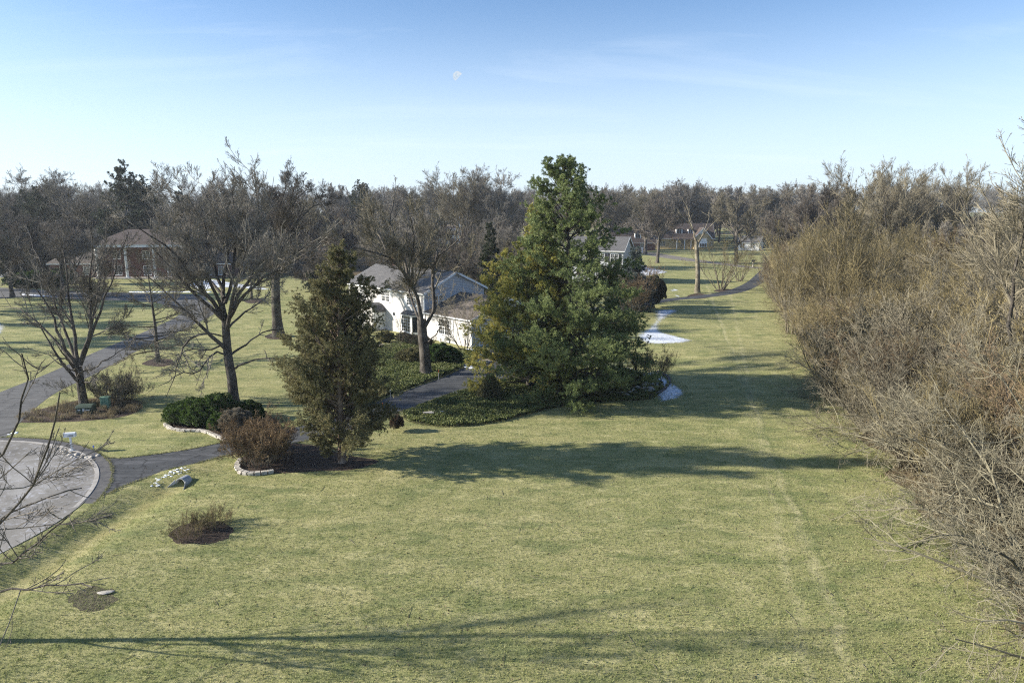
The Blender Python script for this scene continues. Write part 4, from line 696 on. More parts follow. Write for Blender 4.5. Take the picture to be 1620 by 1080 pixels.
# the thicket on the right
TH_ = [stems('thicket_shrub_tan', 51, 34, 5.5, .8, 20, (M_BARKP, M_TWIGTAN), tw=.009, r=.058, lv=((7, .42, 30, .35), (6, .45, 35, .2), (1.6, .5, 35, .1))), stems('thicket_shrub_grey', 52, 30, 5.5, .9, 26, (M_BARKP, M_TWIG), tw=.009, r=.062, lv=((7, .45, 34, .2), (6, .45, 40, .1), (2, .5, 40, 0))),
       stems('thicket_shrub_red', 53, 34, 5.5, .8, 20, (M_BARK, M_TWIGRED), tw=.009, r=.035, lv=((8, .42, 30, .35), (7, .45, 35, .2), (3, .5, 35, .1))), stems('thicket_sapling', 54, 7, 10, .8, 16, (M_BARKP, M_TWIGTAN), tw=.009, r=.11, lv=((11, .42, 32, .4), (8, .5, 34, .25), (3, .6, 32, .1)), K=8),
       stems('thicket_sapling_grey', 55, 5, 11, .9, 18, (M_BARKP, M_TWIG), tw=.009, r=.13, lv=((11, .42, 36, .35), (8, .5, 36, .2), (3, .6, 34, .1)), K=8, wander=.09)]
willow = stems('willow', 56, 14, 12, 1.0, 14, (M_BARKP, M_TWIGYEL), tw=.010, r=.11, lv=((14, .42, 24, .6), (9, .5, 24, .5), (3, .5, 24, .3)), K=8)
b = (36.5, 74); plant_stems('willow_tree', 'tall yellowish willow clump with upright golden twigs rising from the thicket', willow, b, 0, .98, cat='tree')
plant_stems('willow_tree', 'smaller yellow tan willow clump left of the tall golden willow', willow, (35.0, 84), 2, .85, cat='tree')
pts_ = []; rg = random.Random(9)
def far_ok(x, y, d): return all((x-a)**2+(y-c)**2 > d*d for a, c in pts_)
k = 0
for tr_ in range(9000):
    y = 16+(150-16)*rg.random()**1.25; dx = rg.random()**1.6*46; x = xe(y)+1.4+dx; near = dx < 9
    if x/y > .93: continue
    if not far_ok(x, y, 2.3 if near else 3.6+dx*.04): continue
    if (x-36.5)**2+(y-74)**2 < 5 or (x < 24.5 and y < 30): continue
    pts_.append((x, y)); hh = (4.3+min(dx, 9)*.35)*(1+.25*(rg.random()-.5)) ; d = y
    kind = rg.random()
    if dx > 2.5 and kind < .55:
        q = 3 if rg.random() < .5 else 4; s = (8+min(dx, 16)*.30)*rg.uniform(.8, 1.15)/ (10.5 if q == 3 else 11.5)
        if y < 42: s *= .72
        plant_stems('sapling', ['tan sapling rising through the thicket on the right', 'grey sapling rising through the thicket on the right'][q-3], TH_[q], (x, y), rg.uniform(0, 6.28), s, ['tan saplings in the thicket', 'grey saplings in the thicket'][q-3], 'tree')
    else:
        q = rg.choice([0, 0, 1, 1, 2]); plant_stems('thicket_shrub', ['tan stemmed shrub in the right hand thicket', 'grey stemmed shrub in the right hand thicket', 'reddish brown stemmed shrub in the right hand thicket'][q], TH_[q], (x, y), rg.uniform(0, 6.28), hh/5.5, ['tan stemmed thicket shrubs', 'grey stemmed thicket shrubs', 'reddish thicket shrubs'][q])
    k += 1
    if k >= 290: break
print('thicket', k)
# low arching lichen covered trees along the near thicket
def arching(name, seed, n, H, spread, r=.085, az=None):
    rng = np.random.default_rng(seed); a = (np.arange(n)*2.4+rng.normal(0, .3, n)) if az is None else rng.uniform(*az, n); an = np.radians(rng.uniform(25, 62, n)); p = np.tile([0, 0, .3], (n, 1))+rng.normal(0, .12, (n, 3)); d = np.stack([np.cos(a)*np.sin(an), np.sin(a)*np.sin(an), np.cos(an)], 1)
    P, Q = paths(p, d, spread*rng.uniform(.75, 1.15, n), 10, rng, .09, -.75, np.full(n, r), np.full(n, .018)); P[:, :, 2] = np.maximum(P[:, :, 2], .15); A = Mesh(); A.tubes(P, Q, 7)
    P2, Q2 = children(P, Q, n*14, rng, .15, 1, .36, 42, 12, .15, .13, 6, .55, .012, .35); P3, Q3 = children(P2, Q2, len(P2)*7, rng, .1, 1, .42, 45, 12, .1, .16, 4, .6, .008, .3); P4, Q4 = children(P3, Q3, len(P3)*6, rng, .1, 1, .6, 40, 12, 0, .12, 3, .6, .0045, .3)
    B = Mesh(); B.tubes(P2, Q2, 5); B.tubes(P3, Q3, 4); B.tubes(P4, Q4, 3); return A.make(name+'_trunk', M_LICHEN, True), B.make(name+'_crown', M_LICHEN)
ar = [arching('arching_tree', 61, 13, 6, 8.5), arching('arching_tree_b', 62, 11, 6, 7.5)]
for i, (x, y, rz, s, lb) in enumerate([(25.0, 33.5, 0, 1.05, 'lichen covered arching tree spreading low pale branches over the lawn at the right'), (21.9, 26.8, 2.0, 1.0, 'pale arching tree at the lower right edge of the picture'), (26.5, 41, 4, .95, 'arching grey tree behind the low lichen covered one'), (19.4, 21.8, 1.2, 1.0, 'nearest arching tree whose branches enter at the bottom right corner'), (27.6, 52, 3, .8, 'low arching shrub tree at the thicket edge beside the long shadow'), (29, 37, 5, 1.05, 'pale arching tree deep behind the low lichen covered one'), (27, 30, 2.5, 1.1, 'tallest pale arching tree at the right picture edge'), (18.6, 17.8, .4, .9, 'arching tree below the bottom right corner with only twig tips showing')]):
    plant_tree('arching_tree', lb, 'tree', ar[i % 2], (x, y), rz, s)
# dry undergrowth on the thicket floor
rng = np.random.default_rng(8); n = 26000; y = 14+100*rng.random(n)**1.5; x = xe(y)-1.5+np.abs(rng.normal(0, 1, n))*3+rng.random(n)**1.2*24; p = np.stack([x, y, h(x, y)], 1)
V, q = needles(p, np.tile([0, 0, 1.0], (n, 1)), 4, .45, .025, rng, .6); props(link('undergrowth', npmesh('undergrowth', V, [q], M_DRYGRASS)), 'dry brown grass and weeds under the thicket', 'undergrowth', None, 'stuff')
# tall tree whose crown enters at the upper right edge, and the one at the left edge casting the long shadow
mt = PR['vase']; plant_tree('bare_tree', 'tall bare tree at the right picture edge reaching above the skyline', 'tree', mt, (34.8, 44), 2.1, 20.6/21)
hero('bare_tree', 'nearest bare tree just outside the left edge with thin branches hanging over the cul-de-sac', (-95, 1015), [(-95, 1015), (-97, 900), (-92, 800), (-98, 690), (-92, 560), (-85, 470)], (0.14, 0.05), [
    ([(-95, 960), (-40, 945), (0, 932), (60, 920), (120, 906), (152, 890)], .05, -2), ([(-95, 930), (-30, 915), (0, 895), (58, 850), (88, 815), (112, 770)], .055, -1), ([(-96, 880), (-40, 860), (0, 827), (45, 770), (62, 735), (70, 690), (98, 590)], .06, -2.5),
    ([(-94, 830), (-50, 790), (0, 717), (22, 680), (40, 600), (35, 520)], .06, -1), ([(-95, 780), (-60, 700), (-30, 620), (-5, 540)], .06, 2), ([(-96, 850), (-40, 840), (30, 800), (85, 765), (130, 735)], .045, 1), ([(-96, 800), (-140, 720), (-180, 640), (-200, 560)], .07, 1),
    ([(-96, 700), (-70, 600), (-50, 520), (-40, 440)], .06, -1), ([(-95, 740), (-130, 640), (-140, 520), (-135, 430)], .06, 2.5), ([(-93, 870), (-150, 840), (-190, 760)], .06, -2), ([(-93, 640), (-100, 540), (-110, 450), (-95, 390)], .05, 0)],
    64, dens=.75, lv=((7, .40, 38, .3), (5, .5, 36, .15), (4, .6, 34, .05), (1.5, .8, 30, 0)), tw=.006, twig=M_TWIGD)
# ------------------------------------------------------------------ ivy beds
def ivy(name, poly, n, label, seed):
    rng = np.random.default_rng(seed); lo, hi = poly.min(0), poly.max(0); p = lo+(hi-lo)*rng.random((n, 2)); p = p[inside(p, poly)]; lump = .10+.10*np.sin(p[:, 0]*2.1)*np.sin(p[:, 1]*1.7)+.06*np.sin(p[:, 0]*5.3+p[:, 1]*4.1)
    z = np.maximum(lump, .02)+rng.random(len(p))*.16; P3 = np.column_stack([p, z]); V, q = needles(P3, np.tile([0, 0, .9], (len(P3), 1)), 3, .12, .09, rng, .9)
    return props(link(name, npmesh(name, V, [q], M_IVY)), label, 'ground cover', None, 'stuff')
ivy('ivy', bed_c, 60000, 'dark green ivy covering the bed between the driveway and the pine', 1); ivy('ivy', bed_h, 52000, 'ivy covering the front bed of the white house', 2)
# dried plants of the utility bed
rng = np.random.default_rng(4); poly = spline(gp(mul['utility']), 5); lo, hi = poly.min(0), poly.max(0); c = lo+(hi-lo)*rng.random((160, 2)); c = c[inside(c, poly)]; p = np.repeat(c, 60, 0)+rng.normal(0, .13, (len(c)*60, 2)); V, q = needles(np.column_stack([p, np.zeros(len(p))]), np.tile([0, 0, 1.0], (len(p), 1)), 1, .38, .02, rng, .35)
props(link('dried_perennials', npmesh('dried_perennials', V, [q], M_DRYGRASS)), 'clumps of dried tan perennials in the utility bed', 'plants', None, 'stuff')
# scattered dead leaves and debris on the mulch and lawn
rng = np.random.default_rng(14); n = 2600; y = 17+60*rng.random(n)**1.3; x = (rng.random(n)-.45)*1.4*y; ok = (np.hypot(x-CC[0], y-CC[1]) > CR+1) & (x < xe(y)); p = np.column_stack([x[ok], y[ok], h(x[ok], y[ok])+.01]); V, q = needles(p, np.tile([1.0, 0, .2], (len(p), 1)), 1, .09, .06, rng, 1.2)
V[:, 2] = np.maximum(V[:, 2], h(V[:, 0], V[:, 1])+.005); props(link('fallen_leaves', npmesh('fallen_leaves', V, [q], mat_leaf('fallen_leaf', [(.2, (.04, .03, .02)), (.85, (.16, .11, .06))], 1))), 'scattered dead leaves on the lawn', 'leaves', None, 'stuff')
rng = np.random.default_rng(19); n = 420; y = 17+45*rng.random(n)**1.2; x = np.where(rng.random(n) < .6, xe(y)-np.abs(rng.normal(0, 3.0, n)), (rng.random(n)-.5)*1.3*y); a = rng.random(n)*6.283; ok = np.hypot(x-CC[0], y-CC[1]) > CR+1; x, y, a = x[ok], y[ok], a[ok]; n = len(x)
P, Q = paths(np.column_stack([x, y, h(x, y)+.02]), np.stack([np.cos(a), np.sin(a), 0*a], 1), rng.uniform(.2, .9, n), 4, rng, .12, 0, np.full(n, .009), np.full(n, .004)); P[:, :, 2] = h(P[:, :, 0], P[:, :, 1])+.02; A = Mesh(); A.tubes(P, Q, 4)
props(link('fallen_twigs', A.make('fallen_twigs', M_TWIGD)), 'small fallen twigs strewn on the lawn near the thicket', 'twigs', None, 'stuff')
rng = np.random.default_rng(20); E = [dr, bed_c, np.array(circ(CR+.58, 300))]; pp = []
for e_ in E:
    q_ = np.concatenate([e_, e_[:1]]); sl_ = np.hypot(*np.diff(q_, axis=0).T); cs = np.concatenate([[0], np.cumsum(sl_)]); t_ = rng.random(int(cs[-1]*45))*cs[-1]; pp.append(np.stack([np.interp(t_, cs, q_[:, 0]), np.interp(t_, cs, q_[:, 1])], 1)+rng.normal(0, .06, (len(t_), 2)))
pp = np.concatenate(pp); pp = pp[(np.hypot(pp[:, 0]-CC[0], pp[:, 1]-CC[1]) > CR+.5) & (pp[:, 1] < 75)]; V, q = needles(np.column_stack([pp, np.zeros(len(pp))]), np.tile([0, 0, 1.0], (len(pp), 1)), 4, .10, .018, rng, .6)
props(link('edge_grass', npmesh('edge_grass', V, [q], mat_leaf('edge_grass_blade', [(.15, (.10, .13, .04)), (.85, (.36, .33, .16))], .5))), 'ragged grass growing over the paved edges', 'grass', None, 'stuff')
# grass blades standing on the nearer lawn
rng = np.random.default_rng(15); n = 150000; y = 17+38*rng.random(n)**1.5; x = (rng.random(n)*1.62-.80)*(y*.98+3); ok = (np.hypot(x-CC[0], y-CC[1]) > CR+.7) & (x < xe(y)+2) & ~inside(np.column_stack([x, y]), dr)
for k_ in ('stems', 'cedar', 'utility', 'maple'): ok &= ~inside(np.column_stack([x, y]), spline(gp(mul[k_]), 3))
ok &= ~inside(np.column_stack([x, y]), bed_c); ok &= ~((y > 33) & (x < -22))
x, y = x[ok], y[ok]; V, q = needles(np.column_stack([x, y, h(x, y)-.01]), np.tile([.1, .1, .8], (len(x), 1)), 3, .085, .016, rng, .7)
props(link('grass_blades', npmesh('grass_blades', V, [q], mat_leaf('grass_blade', [(.15, (.12, .17, .045)), (.5, (.23, .26, .09)), (.85, (.37, .35, .17))], .35))), 'short winter grass blades on the near lawn', 'grass', None, 'stuff')
# ------------------------------------------------------------------ the white house
def window(parent, x0, x1, z0, z1, y=0.0, axis='y', nx=2, nz=2, gx=3, gz=2, fw=.09, sgn=-1, wmat=None, sill=True, label=None):
    """framed window on a wall whose outside looks along sgn*axis"""
    f = MB(); d0, d1 = y+sgn*.05, y-sgn*.02
    def bx(a0, a1, c0, c1, e0, e1):
        if axis == 'y': f.box(a0, a1, min(c0, c1), max(c0, c1), e0, e1)
        else: f.box(min(c0, c1), max(c0, c1), a0, a1, e0, e1)
    bx(x0-fw, x1+fw, d0, d1, z0-fw, z0); bx(x0-fw, x1+fw, d0, d1, z1, z1+fw); bx(x0-fw, x0, d0, d1, z0, z1); bx(x1, x1+fw, d0, d1, z0, z1)
    for i in range(1, nx): c = x0+(x1-x0)*i/nx; bx(c-.05, c+.05, d0, d1, z0, z1)
    for j in range(1, nz): c = z0+(z1-z0)*j/nz; bx(x0, x1, y+sgn*.04, d1, c-.03, c+.03)
    for i in range(nx):
        for k in range(1, gx): c = x0+(x1-x0)*(i+k/gx)/nx; bx(c-.012, c+.012, y+sgn*.03, y, z0, z1)
    for j in range(nz):
        for k in range(1, gz): c = z0+(z1-z0)*(j+k/gz)/nz; bx(x0, x1, y+sgn*.027, y, c-.012, c+.012)
    o = f.build('window', wmat or M_WHITE, parent)
    if label: o['label'] = label
    g_ = MB()
    if axis == 'y': g_.quad((x0, y+sgn*.012, z0), (x1, y+sgn*.012, z0), (x1, y+sgn*.012, z1), (x0, y+sgn*.012, z1))
    else: g_.quad((y+sgn*.012, x0, z0), (y+sgn*.012, x1, z0), (y+sgn*.012, x1, z1), (y+sgn*.012, x0, z1))
    g_.build('pane', M_GLASS, o)
    if sill:
        s = MB()
        if axis == 'y': s.box(x0-fw-.04, x1+fw+.04, min(y, y+sgn*.12), max(y, y+sgn*.12), z0-fw-.07, z0-fw-.003)
        else: s.box(min(y, y+sgn*.12), max(y, y+sgn*.12), x0-fw-.04, x1+fw+.04, z0-fw-.07, z0-fw-.003)
        s.build('sill', wmat or M_WHITE, o)
    return o
def gable_roof(parent, x0, x1, y0, y1, ze, zr, mat, ov=.35, th=.14, name='roof', soff=None):
    """ridge along x"""
    m = (y0+y1)/2; sl = (zr-ze)/(m-y0); a = ze-sl*ov; r = MB()
    for s in (1, -1):
        ye = y0-ov if s > 0 else y1+ov
        pts = [(ye, a), (m, zr), (m, zr+th), (ye, a+th)]; r.prism(pts, x0-ov, x1+ov, 'x')
    o = r.build(name, mat, parent); f = MB()
    for xx in (x0-ov-.03, x1+ov): 
        for s in (1, -1): ye = y0-ov-.02 if s > 0 else y1+ov+.02; f.prism([(ye, a-.12), (m, zr-.12), (m, zr+th+.015), (ye, a+th+.015)], xx, xx+.03, 'x')
    f.box(x0-ov, x1+ov, y0-ov-.14, y0-ov-.005, a-.02, a+.12); f.box(x0-ov, x1+ov, y1+ov+.005, y1+ov+.14, a-.02, a+.12)
    f.box(x0-ov, x1+ov, y0-ov, y0-.002, a-.06, a-.01)
    f.build('trim', soff or M_WHITE, o); return o
hs = thing('white_house', 'two storey white painted brick house with grey gabled roof, red door and garage wing', 'house', (-10.5, 81.3, 0), math.atan2(-.714, .70))
LM, WM, DW = 17.0, 8.5, 11.0
wl = MB(); wl.box(-LM, 0, 0, 9.6, -.1, 5.45).build('wall', M_WBRICK, hs)
MB().box(0.003, WM, .0, DW, -.1, 3.15).build('wall', M_WBRICK, hs)['label'] = 'white brick wall of the garage wing'
gw = MB(); gw.prism([(.02, 3.16), (9.58, 3.16), (9.58, 5.46), (4.8, 7.55), (.02, 5.46)], .004, .05, 'x'); gw.build('wall', M_SIDING, hs)['label'] = 'grey sided gable end wall'; MB().prism([(.02, 5.46), (9.58, 5.46), (4.8, 7.55)], -LM-.03, -LM+.02, 'x').build('gable', M_SIDING, hs)
g2 = MB(); g2.prism([(.02, -.05), (DW-.02, -.05), (DW-.02, 3.15), (5.5, 4.98), (.02, 3.15)], WM+.004, WM+.04, 'x').build('wall', M_SIDING, hs)['label'] = 'shaded garage gable wall'
gable_roof(hs, -LM, 0, 0, 9.6, 5.46, 7.62, M_SHINGLE); gable_roof(hs, .45, WM, 0, DW, 3.17, 5.05, M_SHINGLEB, .32)
MB().box(-.10, .10, -.10, -.004, 0, 5.2).build('corner_board', M_WHITE, hs); MB().box(WM-.08, WM+.10, -.09, .1, 0, 3.1).build('corner_board', M_WHITE, hs)
MB().cyl(-.45, -.09, .1, 5.2, .05).build('downpipe', M_METAL, hs); MB().cyl(WM-.5, -.09, .1, 3.0, .05).build('downpipe', M_METAL, hs)
for s in (2.65, 8.2, 13.4): window(hs, -s-.85, -s+.85, 3.75, 5.05, 0, nz=2)
for s in (2.65, 8.2):
    MB().box(-s-1.45, -s-.98, -.05, -.004, 3.68, 5.12).build('shutter', M_WHITE, hs); MB().box(-s+.98, -s+1.45, -.05, -.004, 3.68, 5.12).build('shutter', M_WHITE, hs)
# bay window
bay = MB(); bx0, bx1, bxa, bxb = -4.4, -1.1, -3.8, -1.7
bay.prism([(bx0, -.004), (bxa, -.75), (bxb, -.75), (bx1, -.004)], .25, .55, 'z').prism([(bx0, -.004), (bxa, -.75), (bxb, -.75), (bx1, -.004)], 2.45, 2.62, 'z')
for (xa, ya), (xb, yb) in (((bx0, 0), (bxa, -.75)), ((bxa, -.75), (bxb, -.75)), ((bxb, -.75), (bx1, 0))):
    for k in (0, 1): t = .04 if k == 0 else .96; cx_, cy_ = xa+(xb-xa)*t, ya+(yb-ya)*t; bay.box(cx_-.06, cx_+.06, cy_-.05, cy_+.05, .55, 2.45)
for k in range(1, 5): cx_ = bxa+(bxb-bxa)*k/5; bay.box(cx_-(.05 if k in () else .015), cx_+.015, -.76, -.73, .55, 2.45)
for k in range(1, 5): z = .55+1.9*k/5; bay.box(bxa, bxb, -.757, -.733, z-.015, z+.015)
bo = bay.build('bay_window', M_WHITE, hs); MB().prism([(bx0+.08, -.03), (bxa+.03, -.70), (bxb-.03, -.70), (bx1-.08, -.03)], .56, 2.44, 'z').build('pane', M_GLASS, bo)
v = [(bx0-.15, -.004, 2.63), (bxa-.08, -.9, 2.63), (bxb+.08, -.9, 2.63), (bx1+.15, -.004, 2.63), (bx0+.3, -.004, 3.05), (bx1-.3, -.004, 3.05)]
br = MB(); br.quad(v[0], v[1], v[4]); br.quad(v[1], v[2], v[5], v[4]); br.quad(v[2], v[3], v[5]); br.quad(v[0], v[3], v[2], v[1]); br.build('roof', M_SHINGLE, bo)
# round window
rw = MB(); k = 24; cxw, czw, r1, r2 = -6.35, 2.25, .26, .36
for i in range(k): a, b_ = 2*math.pi*i/k, 2*math.pi*(i+1)/k; rw.quad(*[(cxw+r*math.cos(t), yy, czw+r*math.sin(t)) for r, yy, t in ((r1, -.05, a), (r1, -.05, b_), (r2, -.05, b_), (r2, -.05, a))]); rw.quad(*[(cxw+r2*math.cos(t), yy, czw+r2*math.sin(t)) for yy, t in ((-.05, a), (-.05, b_), (0, b_), (0, a))])
ro = rw.build('window', M_WHITE, hs); ro['label'] = 'small round window'
MB().quad(*[(cxw+r1*math.cos(2*math.pi*i/k), -.02, czw+r1*math.sin(2*math.pi*i/k)) for i in range(k)]).build('pane', M_GLASS, ro)
# arched entry portico
pc = -9.9; hw = 1.55; pj_ = 1.7; po = MB(); kk = 14
arc = [(pc+(hw)*math.cos(math.pi*i/kk), 2.35+.95*math.sin(math.pi*i/kk)) for i in range(kk+1)]; arci = [(pc+(hw-.32)*math.cos(math.pi*i/kk), 2.35+.68*math.sin(math.pi*i/kk)) for i in range(kk+1)]
for i in range(kk): po.prism([arci[i], arc[i], arc[i+1], arci[i+1]], -pj_, -pj_+.14, 'y'); po.prism([arci[i], (arci[i][0], arci[i][1]+.02), (arci[i+1][0], arci[i+1][1]+.02), arci[i+1]], -pj_+.14, -.004, 'y')
for s in (-1, 1): po.box(pc+s*(hw-.17)-.13, pc+s*(hw-.17)+.13, -pj_, -pj_+.24, .1, 2.35); po.box(pc+s*(hw-.17)-.10, pc+s*(hw-.17)+.10, -.14, -.004, .1, 2.35)
po.box(pc+hw-.2, pc+hw-.12, -pj_+.24, -.14, .1, 2.35); p_ = po.build('portico', M_WHITE, hs)
pr = MB(); ao = [(pc+(hw+.12)*math.cos(math.pi*i/kk), 2.38+1.05*math.sin(math.pi*i/kk)) for i in range(kk+1)]
for i in range(kk): pr.prism([arc[i], ao[i], ao[i+1], arc[i+1]], -pj_-.1, -.005, 'y')
pr.build('roof', M_SHINGLE, p_)
dd_ = MB().box(pc-.1, pc+.85, -.06, -.004, .15, 2.25).build('door', M_RED, hs); MB().box(pc-.02, pc+.02, -.12, -.062, 1.1, 1.2).build('handle', M_BLACK, dd_); MB().box(pc-.22, pc-.105, -.05, -.004, .12, 2.38).box(pc+.855, pc+.97, -.05, -.004, .12, 2.38).box(pc-.22, pc+.97, -.05, -.004, 2.26, 2.37).build('door_frame', M_WHITE, hs)
MB().box(pc-1.6, pc+1.6, -2.3, -.004, 0, .12).box(pc-1.2, pc+1.2, -2.7, -2.303, 0, .06).build('step', M_STONE, hs)
# wing windows, garage door, chimney
window(hs, 2.75, 4.75, .95, 2.65, 0, nx=2, nz=2); MB().box(4.95, 5.4, -.05, -.004, .9, 2.72).build('shutter', M_WHITE, hs); MB().box(2.1, 2.55, -.05, -.004, .9, 2.72).build('shutter', M_WHITE, hs)
window(hs, 1.5, 2.7, 3.75, 4.95, .05, 'x', 2, 2, sgn=1)
gd = MB(); gx = WM+.045
for k in range(4): gd.box(gx, gx+.05, 1.2, 6.2, .02+k*.57, .02+k*.57+.55)
gd.build('garage_door', M_GDOOR, hs); MB().box(gx, gx+.07, 1.05, 1.19, 0, 2.45).box(gx, gx+.07, 6.21, 6.35, 0, 2.45).box(gx, gx+.07, 1.05, 6.35, 2.32, 2.5).build('door_frame', M_WHITE, hs)
ch = MB().box(-14.6, -13.4, 5.6, 6.5, 6.6, 8.75).box(-14.7, -13.3, 5.5, 6.6, 8.753, 8.9).build('chimney', M_RBRICK, hs); MB().cyl(-14.2, 6.05, 8.9, 9.2, .13).cyl(-13.8, 6.05, 8.9, 9.15, .13).build('chimney_pot', M_RBRICK, ch)
b = G(705, 547); wb = thing('window_box', 'small wooden planter box under the garage wing windows', 'planter', (-7.9+.0, 78.45, .0), hs.rotation_euler[2]); MB().box(-.5, .5, -.38, -.06, .55, .75).build('box', M_WHITE, wb); MB().box(-.5, -.42, -.3, -.1, .0, .55).box(.42, .5, -.3, -.1, 0, .55).build('leg', M_WHITE, wb)
# ------------------------------------------------------------------ brick mansion
mh = thing('brick_house', 'large red brick house with a white columned portico beyond the left lawn', 'house', (-84.5, 158.0, 0), R(1.0))
MB().box(-10, 10.6, 0, 11, 0, 7.1).build('wall', M_RBRICK, mh); MB().box(-22.5, -10.003, .8, 10, 0, 3.0).build('wall', M_RBRICK, mh); MB().box(10.603, 19, .8, 10, 0, 3.0).build('wall', M_RBRICK, mh)
def hip(parent, x0, x1, y0, y1, ze, zr, mat, ov=.5, dx0=5, dx1=5, th=.1):
    a, b_, c, d = (x0-ov, y0-ov, ze), (x1+ov, y0-ov, ze), (x1+ov, y1+ov, ze), (x0-ov, y1+ov, ze); m = (y0+y1)/2; e, f = (x0-ov+dx0, m, zr), (x1+ov-dx1, m, zr); r = MB(); r.quad(a, b_, f, e); r.quad(b_, c, f); r.quad(c, d, e, f); r.quad(d, a, e); r.quad(a, d, c, b_); return r.build('roof', mat, parent)
hip(mh, -10, 10.6, -2.6, 11, 7.75, 11.0, M_SHINGLED, .5, 5, 5); hip(mh, -22.5, -10, .8, 10, 3.25, 6.9, M_SHINGLEB, .5, 4, .6); hip(mh, 10.6, 19, .8, 10, 3.25, 6.9, M_SHINGLED, .5, .6, 4)
MB().box(-10.5, 11.1, -3.0, 0-.004, 7.12, 7.74).box(-22.9, -10.01, .35, .79, 3.003, 3.24).box(11.11, 19.4, .35, .79, 3.003, 3.24).build('entablature', M_WHITE, mh)
for x in (-9.6, -3.1, 3.2, 9.6): MB().cyl(x, -2.4, .45, 6.8, .33, .28, 18).box(x-.45, x+.45, -2.85, -1.95, .22, .45).box(x-.42, x+.42, -2.82, -1.98, 6.8, 7.115).build('column', M_WHITE, mh)
MB().box(-10.6, 11.2, -3.2, -.004, 0, .2).box(3, 9, -4.4, -3.203, 0, .12).build('step', M_STONE, mh)
for x in (-6.4, 0.3, -1.6): 
    if x != -1.6: window(mh, x-.8, x+.8, .7, 2.7, 0, nx=2)
for x in (-6.4, .3, 6.4): window(mh, x-.8, x+.8, 4.4, 6.1, 0, nx=2)
for x in (-19.5, -14): window(mh, x-.7, x+.7, .7, 2.5, .8, nx=2)
for x in (14, 17): window(mh, x-.7, x+.7, .7, 2.5, .8, nx=2)
MB().box(5.75, 7.05, -.08, -.004, .22, 2.9).build('door', M_BLACK, mh); MB().box(4.9, 5.2, -.25, -.004, .2, 3.3).box(7.6, 7.9, -.25, -.004, .2, 3.3).box(4.7, 8.1, -.35, -.004, 3.303, 3.8).box(5.55, 5.74, -.1, -.004, .2, 3.0).box(7.06, 7.25, -.1, -.004, .2, 3.0).build('door_frame', M_WHITE, mh)
MB().box(-16, -14.8, 5, 6, 5.5, 8.4).build('chimney', M_RBRICK, mh)
# ------------------------------------------------------------------ other houses
def house(name, label, loc, rz, W, D, hw, hr, wall, roof, wins, dorm=(), **kw):
    t = thing(name, label, 'house', (*loc, 0), rz); MB().box(-W/2, W/2, 0, D, 0, hw).build('wall', wall, t); g_ = MB()
    for s in (-1, 1): g_.prism([(.02, hw+.002), (D-.02, hw+.002), (D/2, hr-.12)], s*W/2-(.04 if s > 0 else 0), s*W/2+(.04 if s < 0 else 0), 'x')
    o_ = g_.build('gable', wall, t); gable_roof(t, -W/2, W/2, 0, D, hw, hr, roof, .4)
    for x, z, w_, h_ in wins: window(t, x-w_/2, x+w_/2, z, z+h_, 0, nx=2 if w_ > 1 else 1, nz=2, gx=2, sill=False)
    sl = (hr-hw)/(D/2)
    for x, w_, h_, yf in dorm:
        z0 = hw+sl*yf; d_ = MB().box(x-w_/2, x+w_/2, yf, yf+h_/sl+.6, z0-.1, z0+h_).build('dormer', M_WHITE, t); MB().prism([(x-w_/2-.2, z0+h_+.003), (x+w_/2+.2, z0+h_+.003), (x, z0+h_+.5)], yf-.2, yf+h_/sl+1.6, 'y').build('roof', roof, d_)
        MB().box(x-w_*.34, x-.06, yf-.03, yf-.004, z0+.2, z0+h_-.15).box(x+.06, x+w_*.34, yf-.03, yf-.004, z0+.2, z0+h_-.15).build('pane', M_GLASS, d_)
    return t
yc = house('stone_cottage', 'yellow stone cottage with brown roof, white dormers and a front gable', (69.5, 282), R(-2), 26, 9, 4.6, 10.2, M_YSTONE, M_SHINGLED, [(-8, 1.2, 2.2, 1.8), (0.5, 1.2, 1.6, 2.2), (11, 1.2, 2, 1.6)], [(-7.5, 2.6, 1.9, 1.2), (-1, 2.6, 1.9, 1.2), (3.6, 2.0, 1.9, 1.2)])
MB().prism([(4.2, 4.3), (7.7, 8.35), (7.7, 8.75), (3.8, 4.3)], -3.597, 4, 'y').prism([(11.2, 4.3), (11.6, 4.3), (7.7, 8.75), (7.7, 8.35)], -3.597, 4, 'y').build('roof', M_SHINGLED, yc)
gb = MB().prism([(4.6, 0), (10.8, 0), (10.8, 4.8), (7.7, 8.3), (4.6, 4.8)], -3.2, -.004, 'y').build('gable', M_YSTONE, yc); MB().prism([(4.2, 4.3), (7.7, 8.35), (7.7, 8.8), (3.8, 4.3)], -3.72, -3.6, 'y').prism([(11.2, 4.3), (11.6, 4.3), (7.7, 8.8), (7.7, 8.35)], -3.72, -3.6, 'y').prism([(6.0, 6.3), (9.4, 6.3), (7.7, 8.25)], -3.26, -3.204, 'y').box(6.2, 9.2, -3.9, -3.207, .9, 2.6).prism([(5.9, 2.603), (9.5, 2.603), (9.0, 4.3), (6.4, 4.3)], -3.8, -3.207, 'y').build('trim', M_WHITE, gb)
for k in range(3): MB().box(6.4+k*.95, 7.1+k*.95, -3.93, -3.904, 1.1, 2.4).build('pane', M_GLASS, gb)
for x in (-2.5, .6, 3.2): MB().box(x-.15, x+.15, -2.5, -2.2, 0, 3.6).box(x-.45, x+.45, -2.5, -2.2, 3.603, 4.0).build('porch_post', M_WHITE, yc)
